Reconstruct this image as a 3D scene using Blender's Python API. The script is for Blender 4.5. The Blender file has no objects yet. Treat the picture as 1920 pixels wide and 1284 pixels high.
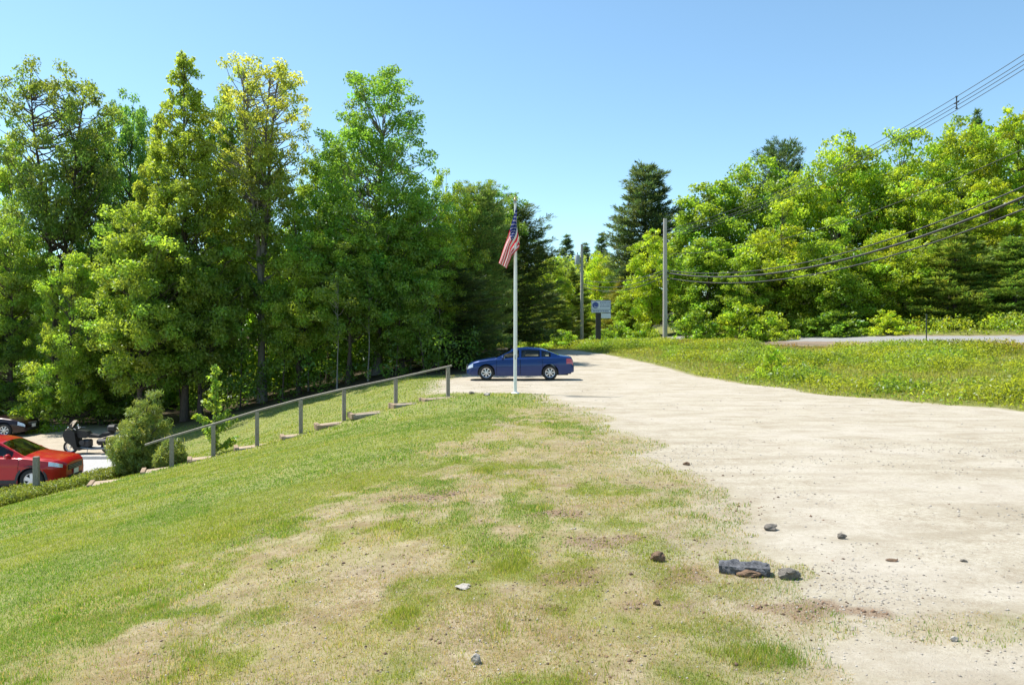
import bpy, math, random
import numpy as np
from math import pi, sin, cos, radians, sqrt, atan2

# ------------------------------------------------------------------ basics
scn = bpy.context.scene
COL = scn.collection
F, HX, HY, CH = 1400.0, 960.0, 632.0, 1.9      # focal length in photo pixels, horizon, eye height

def at(px, py, Y):
    return ((px - HX) / F * Y, Y, CH - (py - HY) / F * Y)

def link_mesh(name, me, mat=None, parent=None, loc=None):
    o = bpy.data.objects.new(name, me)
    COL.objects.link(o)
    if mat is not None:
        for m in (mat if isinstance(mat, (list, tuple)) else [mat]):
            me.materials.append(m)
    if parent is not None:
        o.parent = parent
    if loc is not None:
        o.location = loc
    return o

def arrays_mesh(name, V, Fc, colors=None, smooth=False):
    """V (n,3) float, Fc (m,k) int -> mesh, fast"""
    V = np.ascontiguousarray(V, dtype=np.float32); Fc = np.ascontiguousarray(Fc, dtype=np.int32)
    me = bpy.data.meshes.new(name)
    n, (m, k) = len(V), Fc.shape
    me.vertices.add(n); me.vertices.foreach_set('co', V.ravel())
    me.loops.add(m * k); me.loops.foreach_set('vertex_index', Fc.ravel())
    me.polygons.add(m)
    me.polygons.foreach_set('loop_start', np.arange(0, m * k, k, dtype=np.int32))
    me.update(calc_edges=True)
    if colors is not None:
        a = me.attributes.new('col', 'FLOAT_COLOR', 'POINT')
        c = np.ones((n, 4), np.float32); c[:, :3] = colors
        a.data.foreach_set('color', c.ravel())
    if smooth:
        me.polygons.foreach_set('use_smooth', np.ones(m, dtype=bool))
    return me

def tag(o, label=None, cat=None, group=None, kind=None):
    if label: o['label'] = label
    if cat: o['category'] = cat
    if group: o['group'] = group
    if kind: o['kind'] = kind
    return o

def thing(name, label, cat, loc=(0, 0, 0), rz=0.0, group=None):
    o = bpy.data.objects.new(name, None)
    COL.objects.link(o)
    o.location = loc; o.rotation_euler = (0, 0, rz); o.empty_display_size = 0.2
    return tag(o, label, cat, group)

class MB:
    """collects shapes and links them as one mesh"""
    def __init__(s): s.v = []; s.f = []
    def add(s, V, Fs):
        b = len(s.v); s.v += [tuple(p) for p in V]; s.f += [tuple(i + b for i in f) for f in Fs]; return s
    def box(s, c, d, rz=0.0, bev=0.0, ry=0.0):
        x, y, z = d[0] / 2, d[1] / 2, d[2] / 2
        if bev > 0:
            V = []; b = min(bev, x * .9, y * .9, z * .9)
            for sx in (-1, 1):
                for sy in (-1, 1):
                    for sz in (-1, 1):
                        V += [(sx * x, sy * (y - b), sz * (z - b)), (sx * (x - b), sy * y, sz * (z - b)), (sx * (x - b), sy * (y - b), sz * z)]
            def ix(sx, sy, sz, k): return ((sx > 0) * 4 + (sy > 0) * 2 + (sz > 0)) * 3 + k
            Fs = []
            for q in (-1, 1):
                Fs += [[ix(q, -1, -1, 0), ix(q, 1, -1, 0), ix(q, 1, 1, 0), ix(q, -1, 1, 0)][::q],
                       [ix(-1, q, -1, 1), ix(-1, q, 1, 1), ix(1, q, 1, 1), ix(1, q, -1, 1)][::q],
                       [ix(-1, -1, q, 2), ix(1, -1, q, 2), ix(1, 1, q, 2), ix(-1, 1, q, 2)][::q]]
            for a in (-1, 1):
                for c2 in (-1, 1):
                    Fs += [[ix(a, c2, -1, 0), ix(a, c2, 1, 0), ix(a, c2, 1, 1), ix(a, c2, -1, 1)][::a * c2],
                           [ix(a, -1, c2, 2), ix(a, 1, c2, 2), ix(a, 1, c2, 0), ix(a, -1, c2, 0)][::a * c2],
                           [ix(-1, a, c2, 1), ix(1, a, c2, 1), ix(1, a, c2, 2), ix(-1, a, c2, 2)][::a * c2]]
                    for e in (-1, 1):
                        Fs.append([ix(a, c2, e, 0), ix(a, c2, e, 1), ix(a, c2, e, 2)][::a * c2 * e])
        else:
            V = [(i * x, j * y, k * z) for i in (-1, 1) for j in (-1, 1) for k in (-1, 1)]
            Fs = [(0, 1, 3, 2), (4, 6, 7, 5), (0, 4, 5, 1), (2, 3, 7, 6), (0, 2, 6, 4), (1, 5, 7, 3)]
        ca, sa, cb, sb = cos(rz), sin(rz), cos(ry), sin(ry)
        W = []
        for (a, b_, e) in V:
            a, e = a * cb + e * sb, -a * sb + e * cb
            W.append((c[0] + a * ca - b_ * sa, c[1] + a * sa + b_ * ca, c[2] + e))
        return s.add(W, Fs)
    def tube(s, pts, rad, n=8, cap=True):
        V, Fs = tube_arrays(np.array(pts, float), np.broadcast_to(np.array(rad, float), (len(pts),)), n)
        k = len(pts)
        Fs = [tuple(f) for f in Fs]
        if cap:
            Fs += [tuple(range(n))[::-1], tuple((k - 1) * n + i for i in range(n))]
        return s.add(V, Fs)
    def lathe(s, prof, c=(0, 0, 0), axis='z', n=20):
        V = []; k = len(prof)
        for (r, h) in prof:
            for i in range(n):
                a = 2 * pi * i / n
                p = (r * cos(a), r * sin(a), h)
                if axis == 'y': p = (p[0], p[2], p[1])
                if axis == 'x': p = (p[2], p[0], p[1])
                V.append((p[0] + c[0], p[1] + c[1], p[2] + c[2]))
        Fs = []
        for j in range(k - 1):
            for i in range(n):
                q = (j * n + i, j * n + (i + 1) % n, (j + 1) * n + (i + 1) % n, (j + 1) * n + i)
                Fs.append(q if axis != 'y' else q[::-1])
        return s.add(V, Fs)
    def ball(s, c, r, n=12, m=8):
        rr = (r, r, r) if not hasattr(r, '__len__') else r
        V = []
        for j in range(m + 1):
            t = pi * j / m
            for i in range(n):
                a = 2 * pi * i / n
                V.append((c[0] + rr[0] * sin(t) * cos(a), c[1] + rr[1] * sin(t) * sin(a), c[2] - rr[2] * cos(t)))
        Fs = [(j * n + i, j * n + (i + 1) % n, (j + 1) * n + (i + 1) % n, (j + 1) * n + i) for j in range(m) for i in range(n)]
        return s.add(V, Fs)
    def prism(s, poly, y0, y1):
        """polygon in x,z extruded along y"""
        n = len(poly)
        V = [(x, y0, z) for x, z in poly] + [(x, y1, z) for x, z in poly]
        return s.add(V, [tuple(range(n)), tuple(range(2 * n - 1, n - 1, -1))] + [(i, i + n, (i + 1) % n + n, (i + 1) % n) for i in range(n)])
    def build(s, name, mat, parent=None, smooth=False, loc=None):
        me = bpy.data.meshes.new(name)
        me.from_pydata(s.v, [], s.f); me.update()
        if smooth:
            me.polygons.foreach_set('use_smooth', np.ones(len(me.polygons), dtype=bool))
            try: me.set_sharp_from_angle(angle=radians(38))
            except Exception: pass
        return link_mesh(name, me, mat, parent, loc)

def tube_arrays(P, R, n=6):
    k = len(P)
    T = np.gradient(P, axis=0); T /= np.linalg.norm(T, axis=1, keepdims=True) + 1e-9
    ref = np.array([0.0, 0.0, 1.0]) if abs(T[:, 2].mean()) < .8 else np.array([1.0, 0.0, 0.0])
    A = np.cross(T, ref); A /= np.linalg.norm(A, axis=1, keepdims=True) + 1e-9
    B = np.cross(T, A)
    a = np.arange(n) * 2 * pi / n
    V = P[:, None, :] + R[:, None, None] * (A[:, None, :] * np.cos(a)[None, :, None] + B[:, None, :] * np.sin(a)[None, :, None])
    i = np.arange(n); j = np.arange(k - 1)
    q = np.stack([j[:, None] * n + i[None, :], j[:, None] * n + (i[None, :] + 1) % n, (j[:, None] + 1) * n + (i[None, :] + 1) % n, (j[:, None] + 1) * n + i[None, :]], -1)
    return V.reshape(-1, 3), q.reshape(-1, 4)

# ------------------------------------------------------------------ noise
def _h(ix, iy, seed):
    h = (ix.astype(np.int64) * 374761393 + iy.astype(np.int64) * 668265263 + seed * 1274126177) & 0xffffffff
    h = ((h ^ (h >> 13)) * 1274126177) & 0xffffffff
    return ((h ^ (h >> 16)) & 0xffff) / 65535.0
def vnoise(x, y, s=0):
    x = np.asarray(x, float); y = np.asarray(y, float)
    ix = np.floor(x); iy = np.floor(y); fx = x - ix; fy = y - iy
    fx = fx * fx * (3 - 2 * fx); fy = fy * fy * (3 - 2 * fy)
    a = _h(ix, iy, s); b = _h(ix + 1, iy, s); c = _h(ix, iy + 1, s); d = _h(ix + 1, iy + 1, s)
    return (a * (1 - fx) + b * fx) * (1 - fy) + (c * (1 - fx) + d * fx) * fy
def fbm(x, y, s=0, o=4):
    r = 0; A = .5; t = 0
    for i in range(o):
        r = r + A * vnoise(x, y, s + i * 17); t += A; A *= .5; x = x * 2.03 + 3.1; y = y * 2.03 + 1.7
    return r / t
def sstep(a, b, x):
    t = np.clip((x - a) / (b - a), 0, 1); return t * t * (3 - 2 * t)

# ------------------------------------------------------------------ materials
def node_mat(name):
    m = bpy.data.materials.new(name); m.use_nodes = True
    nt = m.node_tree; nt.nodes.clear()
    out = nt.nodes.new('ShaderNodeOutputMaterial')
    return m, nt, out
def N(nt, typ, **kw):
    n = nt.nodes.new(typ)
    for k, v in kw.items():
        if k.startswith('i_'):
            key = k[2:]; key = int(key) if key.isdigit() else key.replace('_', ' ')
            n.inputs[key].default_value = v
        else: setattr(n, k, v)
    return n
def mixc(nt, fac, a, b, mode='MIX'):
    n = nt.nodes.new('ShaderNodeMix'); n.data_type = 'RGBA'; n.blend_type = mode
    for sock, v in ((0, fac), (6, a), (7, b)):
        if hasattr(v, 'is_output'): nt.links.new(v, n.inputs[sock])
        else: n.inputs[sock].default_value = v if sock == 0 else (tuple(v) + (1,) if len(v) == 3 else v)
    return n.outputs[2]
def ramp(nt, src, stops):
    r = nt.nodes.new('ShaderNodeValToRGB')
    e = r.color_ramp.elements
    while len(e) < len(stops): e.new(.5)
    for el, (p, c) in zip(e, stops):
        el.position = p; el.color = (c, c, c, 1) if not hasattr(c, '__len__') else tuple(c) + (1,)
    nt.links.new(src, r.inputs[0]); return r.outputs[0]
def noise(nt, scale, detail=4, rough=.6, vec=None, out=0):
    n = N(nt, 'ShaderNodeTexNoise', i_Scale=scale, i_Detail=detail, i_Roughness=rough)
    if vec is not None: nt.links.new(vec, n.inputs['Vector'])
    return n.outputs[out]

def solid(name, color, rough=.6, var=.12, scale=8.0, bump=0.0, metal=0.0, spec=.5, coat=0.0):
    m, nt, out = node_mat(name)
    p = N(nt, 'ShaderNodeBsdfPrincipled', i_Roughness=rough, i_Metallic=metal)
    p.inputs['Specular IOR Level'].default_value = spec
    p.inputs['Coat Weight'].default_value = coat
    p.inputs['Coat Roughness'].default_value = .04
    tc = N(nt, 'ShaderNodeTexCoord')
    nz = noise(nt, scale, 5, .65, tc.outputs['Object'])
    lo = tuple(c * (1 - var) for c in color); hi = tuple(min(1, c * (1 + var)) for c in color)
    nt.links.new(ramp(nt, nz, [(.3, lo), (.7, hi)]), p.inputs['Base Color'])
    if bump:
        b = N(nt, 'ShaderNodeBump', i_Strength=bump, i_Distance=.02)
        nt.links.new(noise(nt, scale * 4, 6, .7, tc.outputs['Object']), b.inputs['Height'])
        nt.links.new(b.outputs[0], p.inputs['Normal'])
    nt.links.new(p.outputs[0], out.inputs[0])
    return m

def leaf_mat(name, trans=.58, gloss=.025, gain=(2.75, 2.72, 2.05)):
    m, nt, out = node_mat(name)
    at_ = N(nt, 'ShaderNodeAttribute', attribute_name='col')
    oi = N(nt, 'ShaderNodeObjectInfo')
    c = mixc(nt, 1.0, mixc(nt, 1.0, at_.outputs['Color'], oi.outputs['Color'], 'MULTIPLY'), gain, 'MULTIPLY')
    d = N(nt, 'ShaderNodeBsdfDiffuse'); nt.links.new(c, d.inputs[0])
    t = N(nt, 'ShaderNodeBsdfTranslucent')
    tcol = mixc(nt, 1.0, c, (1.7, 1.62, .75), 'MULTIPLY'); nt.links.new(tcol, t.inputs[0])
    mx = N(nt, 'ShaderNodeMixShader', i_0=trans)
    nt.links.new(d.outputs[0], mx.inputs[1]); nt.links.new(t.outputs[0], mx.inputs[2])
    g = N(nt, 'ShaderNodeBsdfGlossy', i_Roughness=.42); g.inputs[0].default_value = (.9, .95, 1, 1)
    mx2 = N(nt, 'ShaderNodeMixShader', i_0=gloss)
    nt.links.new(mx.outputs[0], mx2.inputs[1]); nt.links.new(g.outputs[0], mx2.inputs[2])
    nt.links.new(mx2.outputs[0], out.inputs[0])
    return m

def bark_mat(name, c1, c2, scale=6):
    m, nt, out = node_mat(name)
    p = N(nt, 'ShaderNodeBsdfPrincipled', i_Roughness=.9); p.inputs['Specular IOR Level'].default_value = .2
    tc = N(nt, 'ShaderNodeTexCoord'); mp = N(nt, 'ShaderNodeMapping'); mp.inputs['Scale'].default_value = (4, 4, .8)
    nt.links.new(tc.outputs['Object'], mp.inputs[0])
    nz = noise(nt, scale, 6, .7, mp.outputs[0])
    nt.links.new(ramp(nt, nz, [(.3, c1), (.7, c2)]), p.inputs['Base Color'])
    b = N(nt, 'ShaderNodeBump', i_Strength=.7, i_Distance=.03); nt.links.new(nz, b.inputs['Height']); nt.links.new(b.outputs[0], p.inputs['Normal'])
    nt.links.new(p.outputs[0], out.inputs[0]); return m

def paint(name, color, flake=.0):
    m, nt, out = node_mat(name)
    p = N(nt, 'ShaderNodeBsdfPrincipled', i_Roughness=.32, i_Metallic=flake)
    p.inputs['Coat Weight'].default_value = .7; p.inputs['Coat Roughness'].default_value = .02; p.inputs['Specular IOR Level'].default_value = .15
    tc = N(nt, 'ShaderNodeTexCoord'); g = noise(nt, 3.0, 4, .6, tc.outputs['Object'])
    sep = N(nt, 'ShaderNodeSeparateXYZ'); nt.links.new(tc.outputs['Object'], sep.inputs[0])
    dust = N(nt, 'ShaderNodeMath', operation='MULTIPLY'); nt.links.new(ramp(nt, sep.outputs[2], [(.15, .10), (.45, .0)]), dust.inputs[0]); nt.links.new(g, dust.inputs[1])
    nt.links.new(mixc(nt, dust.outputs[0], color, (.35, .3, .24)), p.inputs['Base Color'])
    nt.links.new(p.outputs[0], out.inputs[0]); return m

def glass(name, tint=(.55, .62, .6)):
    m, nt, out = node_mat(name)
    t = N(nt, 'ShaderNodeBsdfTransparent'); t.inputs[0].default_value = tint + (1,)
    g = N(nt, 'ShaderNodeBsdfGlossy', i_Roughness=.02)
    fr = N(nt, 'ShaderNodeFresnel', i_IOR=1.55)
    nz = N(nt, 'ShaderNodeTexNoise', i_Scale=1.5)
    mx = N(nt, 'ShaderNodeMixShader'); nt.links.new(fr.outputs[0], mx.inputs[0])
    nt.links.new(t.outputs[0], mx.inputs[1]); nt.links.new(g.outputs[0], mx.inputs[2]); nt.links.new(mx.outputs[0], out.inputs[0])
    return m

M = {}
M['leaf'] = leaf_mat('leaf')
M['needle'] = leaf_mat('needle', .42, .025, (2.6, 2.4, 1.9))
M['blade'] = leaf_mat('grass_blade', .48, .015, (1.4, 1.36, 1.4))
M['bark'] = bark_mat('bark', (.045, .036, .028), (.13, .105, .085))
M['bark_grey'] = bark_mat('bark_grey', (.11, .10, .09), (.28, .26, .23))
M['pole_wood'] = bark_mat('pole_wood', (.36, .33, .28), (.58, .54, .47), 9)
M['grey_wood'] = bark_mat('grey_wood', (.19, .165, .13), (.40, .36, .30), 12)
M['tan_wood'] = bark_mat('tan_wood', (.22, .15, .095), (.42, .32, .22), 9)
M['black_plastic'] = solid('black_plastic', (.02, .02, .022), .55, .2)
M['dark_trim'] = solid('dark_trim', (.035, .035, .04), .6, .2)
M['rubber'] = solid('rubber', (.025, .025, .025), .85, .3, 20, .2)
M['alloy'] = solid('alloy', (.62, .62, .64), .35, .06, 8, 0, .75)
M['chrome'] = solid('chrome', (.75, .76, .78), .15, .05, 8, 0, 1.0)
M['seat_cloth'] = solid('seat_cloth', (.16, .15, .14), .9, .15, 30)
M['white_paint'] = solid('white_paint', (.78, .78, .75), .35, .06, 4)
M['concrete'] = solid('concrete', (.5, .48, .44), .9, .18, 10, .3)
M['stone'] = solid('stone', (.40, .36, .31), .9, .3, 14, .6)
M['dark_stone'] = solid('dark_stone', (.17, .15, .125), .95, .35, 18, .8)
M['clod'] = solid('clod', (.20, .125, .075), .97, .4, 25, .9)
M['steel'] = solid('steel', (.28, .29, .30), .5, .1, 8, 0, .6)
M['cable'] = solid('cable', (.035, .035, .037), .6, .1)
M['grey_cable'] = solid('grey_cable', (.25, .26, .27), .5, .1)
M['glass'] = glass('glass', (.74, .80, .78))
M['lens'] = solid('lens', (.62, .66, .72), .12, .25, 25, 0, .2, .8, 1)
M['red_lens'] = solid('red_lens', (.42, .02, .02), .15, .2, 20, 0, 0, .8, 1)
M['blue_paint'] = paint('blue_paint', (.003, .027, .135), .2)
M['red_paint'] = paint('red_paint', (.40, .006, .010), .1)
M['dark_paint'] = paint('dark_paint', (.016, .003, .006), .2)

# ------------------------------------------------------------------ terrain
def lerp(y, pts):
    a = np.array(pts, float); return np.interp(y, a[:, 0], a[:, 1])
CREST = [(-10, -.8), (4, -1.0), (20, -2.0), (22.3, -2.2), (33, -4.6), (40, -6), (60, -8)]
FOOT = [(-10, -17), (10, -16), (20, -14.6), (24, -13.3), (29, -12.9), (33, -14.5), (38, -18), (60, -24)]
GRAVEL_R = [(-10, 20), (5, 17), (15, 14.2), (19, 13), (24.6, 10.4), (30.2, 9.5), (42, 8.7), (50, 6.9), (57, 4.7), (62, 2), (75, -4), (200, -60)]
GRAVEL_L = [(-10, 2.2), (3, 1.55), (4.8, 1.5), (5.7, 1.4), (8, 1.9), (11, 2.1), (16, 2.0), (20, 1.5), (24, 1.0), (25.4, .5), (25.9, -1.2), (26.6, -2.9), (33, -3.4), (38, -2.2), (45, .5), (57, 3.2), (60, 4.2), (75, 5)]
LUSH = [(-10, -5.5), (4, -4.7), (7.5, -4.2), (11.6, -2.9), (16, -1.5), (20, -.6), (24, .4), (26, .8), (30, -3), (40, -4)]
ROAD = np.array([(95, 5), (60, 22), (45, 31), (32, 42), (24.5, 52), (19, 62), (14, 76), (9, 95), (2, 120), (-10, 150)], float)

def road_d(x, y):
    """signed distance to the road's centre line, positive on the lot's side"""
    x = np.asarray(x, float); y = np.asarray(y, float)
    best = np.full(x.shape, 1e9); sg = np.ones(x.shape)
    for (ax, ay), (bx, by) in zip(ROAD[:-1], ROAD[1:]):
        dx, dy = bx - ax, by - ay; L2 = dx * dx + dy * dy
        t = np.clip(((x - ax) * dx + (y - ay) * dy) / L2, 0, 1)
        px, py = ax + t * dx, ay + t * dy
        d = np.hypot(x - px, y - py); s = np.sign(dx * (y - ay) - dy * (x - ax))
        m = d < best; best = np.where(m, d, best); sg = np.where(m, s, sg)
    return best * sg

RW = 3.25
def slope_f(x, y):
    c = lerp(y, CREST); f = lerp(y, FOOT); t = (c - x) / (c - f); e = .11
    return (np.sqrt(t * t + e * e) + t) / 2 - (np.sqrt((t - 1) ** 2 + e * e) + (t - 1)) / 2, t
def terrain(x, y):
    x = np.asarray(x, float); y = np.asarray(y, float)
    f, t = slope_f(x, y)
    plateau = .95 * sstep(35, 60, y) * (1 - np.clip(f, 0, 1))
    base = -2.87 * f + plateau
    d = road_d(x, y); g = np.maximum(x - lerp(y, GRAVEL_R), 0)
    near = 1.44
    w = g / (g + np.maximum(d - RW, 0) + 1e-6); w = w ** 1.1
    bank = base + (near - base) * (w * w * (3 - 2 * w) * .5 + w * .5)
    bank = bank + .16 * sstep(RW + 2.6, RW, d)
    z = np.where(g > 0, bank, base)
    dd = np.clip(d, -RW, RW)
    rz = 1.785 - .057 * dd
    z = np.where(np.abs(d) <= RW, rz, z)
    b = -d - RW
    z = np.where(b > 0, 1.97 + .10 * b + .10 * np.maximum(b - 7, 0) - .15 * np.maximum(b - 45, 0), z)
    amp = np.where(np.abs(d) < RW + .3, 0, 1.0)
    n = (fbm(x * .55, y * .55, 5, 3) - .5) * .09 + (fbm(x * 3.1, y * 3.1, 9, 3) - .5) * .035
    lot = np.clip(sstep(.98, 1.04, t), 0, 1) * (y < 40)
    gw = gravel_w(x, y)
    return z + n * amp * (1 - .85 * lot) * (1 - .6 * gw)
def gravel_w(x, y):
    nz = (fbm(x * .9, y * .9, 31, 4) - .5) * 1.3 + (fbm(x * 4, y * 4, 37, 3) - .5) * .35
    wob = nz * np.where(y < 26, 1.0, .35)
    a = sstep(-.8, 1.0, x - lerp(y, GRAVEL_L) + wob * 1.3) * (1 - .8 * np.exp(-((x - 3.1) / .7) ** 2 - ((y - 4.95) / .3) ** 2) * (.4 + fbm(x * 3, y * 3, 43, 3)))
    rw = (fbm(x * .7, y * .7, 41, 3) - .5) * .9
    b = sstep(-.18, .18, lerp(y, GRAVEL_R) - x + rw)
    return a * b * (y < 63)
def grass_w(x, y):
    """how much living grass grows here, 0..1 (foreground lawn)"""
    l = lerp(y, LUSH)
    n1 = fbm(x * .95 + 7, y * .75, 51, 4); n2 = fbm(x * 3.2, y * 2.6, 57, 3)
    s = (l - x)                           # metres inside the lush lawn
    g = sstep(.62, .38, n1 * .5 + n2 * .5 + .035 * np.clip(-s / 2.5, 0, 1.8) - .30 * sstep(-1.6, .8, s) - .02)
    g = np.maximum(g, sstep(-.1, 1.4, s + (n1 - .5) * 3.0))
    return np.clip(g, 0, 1)
def tz(x, y): return float(terrain(np.array([x]), np.array([y]))[0])

def axis(segs):
    out = []
    for a, b, st in segs:
        out += list(np.arange(a, b - 1e-9, st))
    return np.array(out + [segs[-1][1]])
xs = axis([(-420, -60, 30), (-60, -26, 1.7), (-26, -9, .25), (-9, 7, .075), (7, 16, .18), (16, 40, .5), (40, 80, 4), (80, 440, 40)])
ys = axis([(-25, -2, 2.3), (-2, 2.4, .55), (2.4, 11, .075), (11, 20, .14), (20, 34, .22), (34, 60, .5), (60, 110, 2), (110, 600, 35)])
GX, GY = np.meshgrid(xs, ys)
GZ = terrain(GX, GY)
gf, gt = slope_f(GX, GY)
gd = road_d(GX, GY)
gg = gravel_w(GX, GY)
lotm = (sstep(1.0, 1.035, gt + (fbm(GX, GY, 71, 3) - .5) * .03) * sstep(40.5, 39.2, GY + (fbm(GX * .5, GY * .5, 77, 3) - .5) * 2.5))
roadm = sstep(RW + .02, RW - .02, np.abs(gd))
should = np.where(gd > 0, sstep(RW + 5.0, RW + .7, gd + (fbm(GX * .6, GY * .6, 73, 4) - .5) * 4.5), sstep(RW + 1.3, RW + .25, -gd + (fbm(GX * 1.1, GY * 1.1, 73, 3) - .5) * 1.2))
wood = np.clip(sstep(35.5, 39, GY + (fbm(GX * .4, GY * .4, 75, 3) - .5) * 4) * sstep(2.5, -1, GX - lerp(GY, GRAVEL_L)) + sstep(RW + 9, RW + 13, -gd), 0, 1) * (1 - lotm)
meadow = np.clip(sstep(-.1, .5, GX - lerp(GY, GRAVEL_R)), 0, 1) * (1 - wood)
grassm = grass_w(GX, GY) * (1 - gg)
grassm = np.where(meadow > .5, .85, grassm)
MULCH = [(1.15, 6.05, .85, .30), (.8, 5.45, .55, .2), (2.25, 5.3, .5, .22), (1.0, 7.1, .5, .25), (-1.1, 9.5, .7, .3), (.5, 8.2, .5, .2)]
def mulch_w(x, y):
    m = -9.0
    for a, b, ra, rb in MULCH: m = np.maximum(m, 1 - ((x - a) / ra) ** 2 - ((y - b) / rb) ** 2)
    return sstep(.1, .6, np.maximum(m, -1.2) * .7 + (fbm(x * 3.5, y * 3.5, 145, 5) - .5) * 2.4)
mulchm = mulch_w(GX, GY)
# faint wheel ruts and scraped patches in the gravel are part of its height and colour
ny, nx = GX.shape
idx = np.arange(ny * nx).reshape(ny, nx)
Q = np.stack([idx[:-1, :-1], idx[:-1, 1:], idx[1:, 1:], idx[1:, :-1]], -1).reshape(-1, 4)
def fc(A): return ((A[:-1, :-1] + A[:-1, 1:] + A[1:, 1:] + A[1:, :-1]) / 4).ravel()
cls = np.zeros(len(Q), int)
cls[fc(meadow) > .5] = 4
cls[fc(wood) > .5] = 5
cls[fc(gg) > .5] = 1
cls[fc(lotm) > .5] = 3
cls[fc(roadm) > .5] = 2
V3 = np.stack([GX, GY, GZ], -1).reshape(-1, 3)
attrs = {'grass': grassm, 'gravel': gg, 'lot': lotm, 'road': roadm, 'shoulder': should, 'wood': wood, 'meadow': meadow, 'mulch': mulchm}

def ground_mat():
    m, nt, out = node_mat('ground_cover')
    p = N(nt, 'ShaderNodeBsdfPrincipled', i_Roughness=.95); p.inputs['Specular IOR Level'].default_value = .15
    geo = N(nt, 'ShaderNodeNewGeometry'); pos = geo.outputs['Position']
    A = {k: N(nt, 'ShaderNodeAttribute', attribute_name=k).outputs['Fac'] for k in attrs}
    big = noise(nt, .5, 5, .6, pos); mid = noise(nt, 3.5, 6, .65, pos); fine = noise(nt, 20, 8, .82, pos); grit = noise(nt, 95, 3, .7, pos)
    mp = N(nt, 'ShaderNodeMapping'); mp.inputs['Scale'].default_value = (.7, 2.0, 1); nt.links.new(pos, mp.inputs[0])
    streak = noise(nt, .9, 6, .68, mp.outputs[0])
    # gravel: pale sand with darker grains and tyre-packed streaks
    gr = ramp(nt, fine, [(.30, (.29, .245, .175)), (.48, (.43, .38, .295)), (.70, (.57, .525, .43))])
    gr = mixc(nt, ramp(nt, streak, [(.36, .7), (.56, 0.0)]), gr, (.31, .26, .185))
    pf = N(nt, 'ShaderNodeMath', operation='MULTIPLY'); nt.links.new(ramp(nt, noise(nt, 1.6, 8, .8, pos), [(.50, 0.0), (.64, .9)]), pf.inputs[0]); nt.links.new(ramp(nt, noise(nt, 55, 4, .8, pos), [(.44, 0.0), (.54, 1.0)]), pf.inputs[1])
    gr = mixc(nt, pf.outputs[0], gr, (.27, .215, .145))
    gr = mixc(nt, ramp(nt, grit, [(.32, .85), (.43, 0.0)]), gr, (.20, .165, .125))
    gr = mixc(nt, ramp(nt, big, [(.46, 0.0), (.66, .5)]), gr, (.49, .44, .37))
    # dry soil with thatch
    di = ramp(nt, mid, [(.32, (.23, .175, .105)), (.5, (.345, .28, .18)), (.68, (.46, .39, .27))])
    di = mixc(nt, ramp(nt, fine, [(.34, .85), (.54, 0.0)]), di, (.14, .098, .06))
    di = mixc(nt, ramp(nt, grit, [(.62, 0.0), (.74, .7)]), di, (.46, .39, .29))
    di = mixc(nt, ramp(nt, big, [(.42, 0.0), (.62, .45)]), di, (.30, .235, .10))
    # turf
    tu = ramp(nt, mid, [(.3, (.125, .18, .03)), (.5, (.18, .235, .04)), (.7, (.245, .275, .065))])
    tu = mixc(nt, ramp(nt, fine, [(.38, .55), (.6, 0.0)]), tu, (.085, .12, .02))
    tu = mixc(nt, ramp(nt, big, [(.45, 0.0), (.65, .45)]), tu, (.28, .27, .08))
    mul = noise(nt, .8, 6, .7, mp.outputs[0])
    di = mixc(nt, ramp(nt, mul, [(.56, 0.0), (.66, .5)]), di, mixc(nt, ramp(nt, grit, [(.35, 1.0), (.6, 0.0)]), (.24, .14, .085), (.10, .055, .033)))
    di = mixc(nt, ramp(nt, noise(nt, 1.1, 7, .75, pos), [(.40, 0.0), (.62, .55)]), di, (.27, .245, .10))
    gm = N(nt, 'ShaderNodeMath', operation='MULTIPLY', i_1=.72); nt.links.new(A['grass'], gm.inputs[0])
    c = mixc(nt, gm.outputs[0], di, tu)
    me_ = ramp(nt, mid, [(.3, (.10, .11, .025)), (.55, (.18, .19, .045)), (.75, (.27, .24, .10))])
    c = mixc(nt, A['meadow'], c, me_)
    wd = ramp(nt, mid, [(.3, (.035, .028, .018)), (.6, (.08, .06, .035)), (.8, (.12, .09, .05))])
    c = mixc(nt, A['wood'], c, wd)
    sh = ramp(nt, fine, [(.3, (.15, .11, .08)), (.6, (.27, .205, .15))])
    c = mixc(nt, A['shoulder'], c, sh)
    c = mixc(nt, A['gravel'], c, gr)
    c = mixc(nt, A['mulch'], c, mixc(nt, ramp(nt, grit, [(.35, 1.0), (.6, 0.0)]), (.33, .245, .165), (.13, .085, .055)))
    lt = ramp(nt, fine, [(.3, (.36, .35, .34)), (.7, (.50, .49, .47))])
    sep = N(nt, 'ShaderNodeSeparateXYZ'); nt.links.new(pos, sep.inputs[0])
    far = N(nt, 'ShaderNodeMapRange', i_1=29.0, i_2=29.4); nt.links.new(sep.outputs[1], far.inputs[0])
    lt = mixc(nt, far.outputs[0], lt, mixc(nt, ramp(nt, mid, [(.35, 0.0), (.65, .8)]), gr, (.44, .36, .27)))
    c = mixc(nt, A['lot'], c, lt)
    rd = ramp(nt, fine, [(.3, (.22, .215, .21)), (.7, (.31, .305, .295))])
    c = mixc(nt, A['road'], c, rd)
    nt.links.new(c, p.inputs['Base Color'])
    b = N(nt, 'ShaderNodeBump', i_Strength=.55, i_Distance=.03)
    add = N(nt, 'ShaderNodeMath', operation='ADD'); nt.links.new(fine, add.inputs[0]); nt.links.new(grit, add.inputs[1])
    hm = N(nt, 'ShaderNodeMath', operation='MULTIPLY'); nt.links.new(add.outputs[0], hm.inputs[0])
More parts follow.
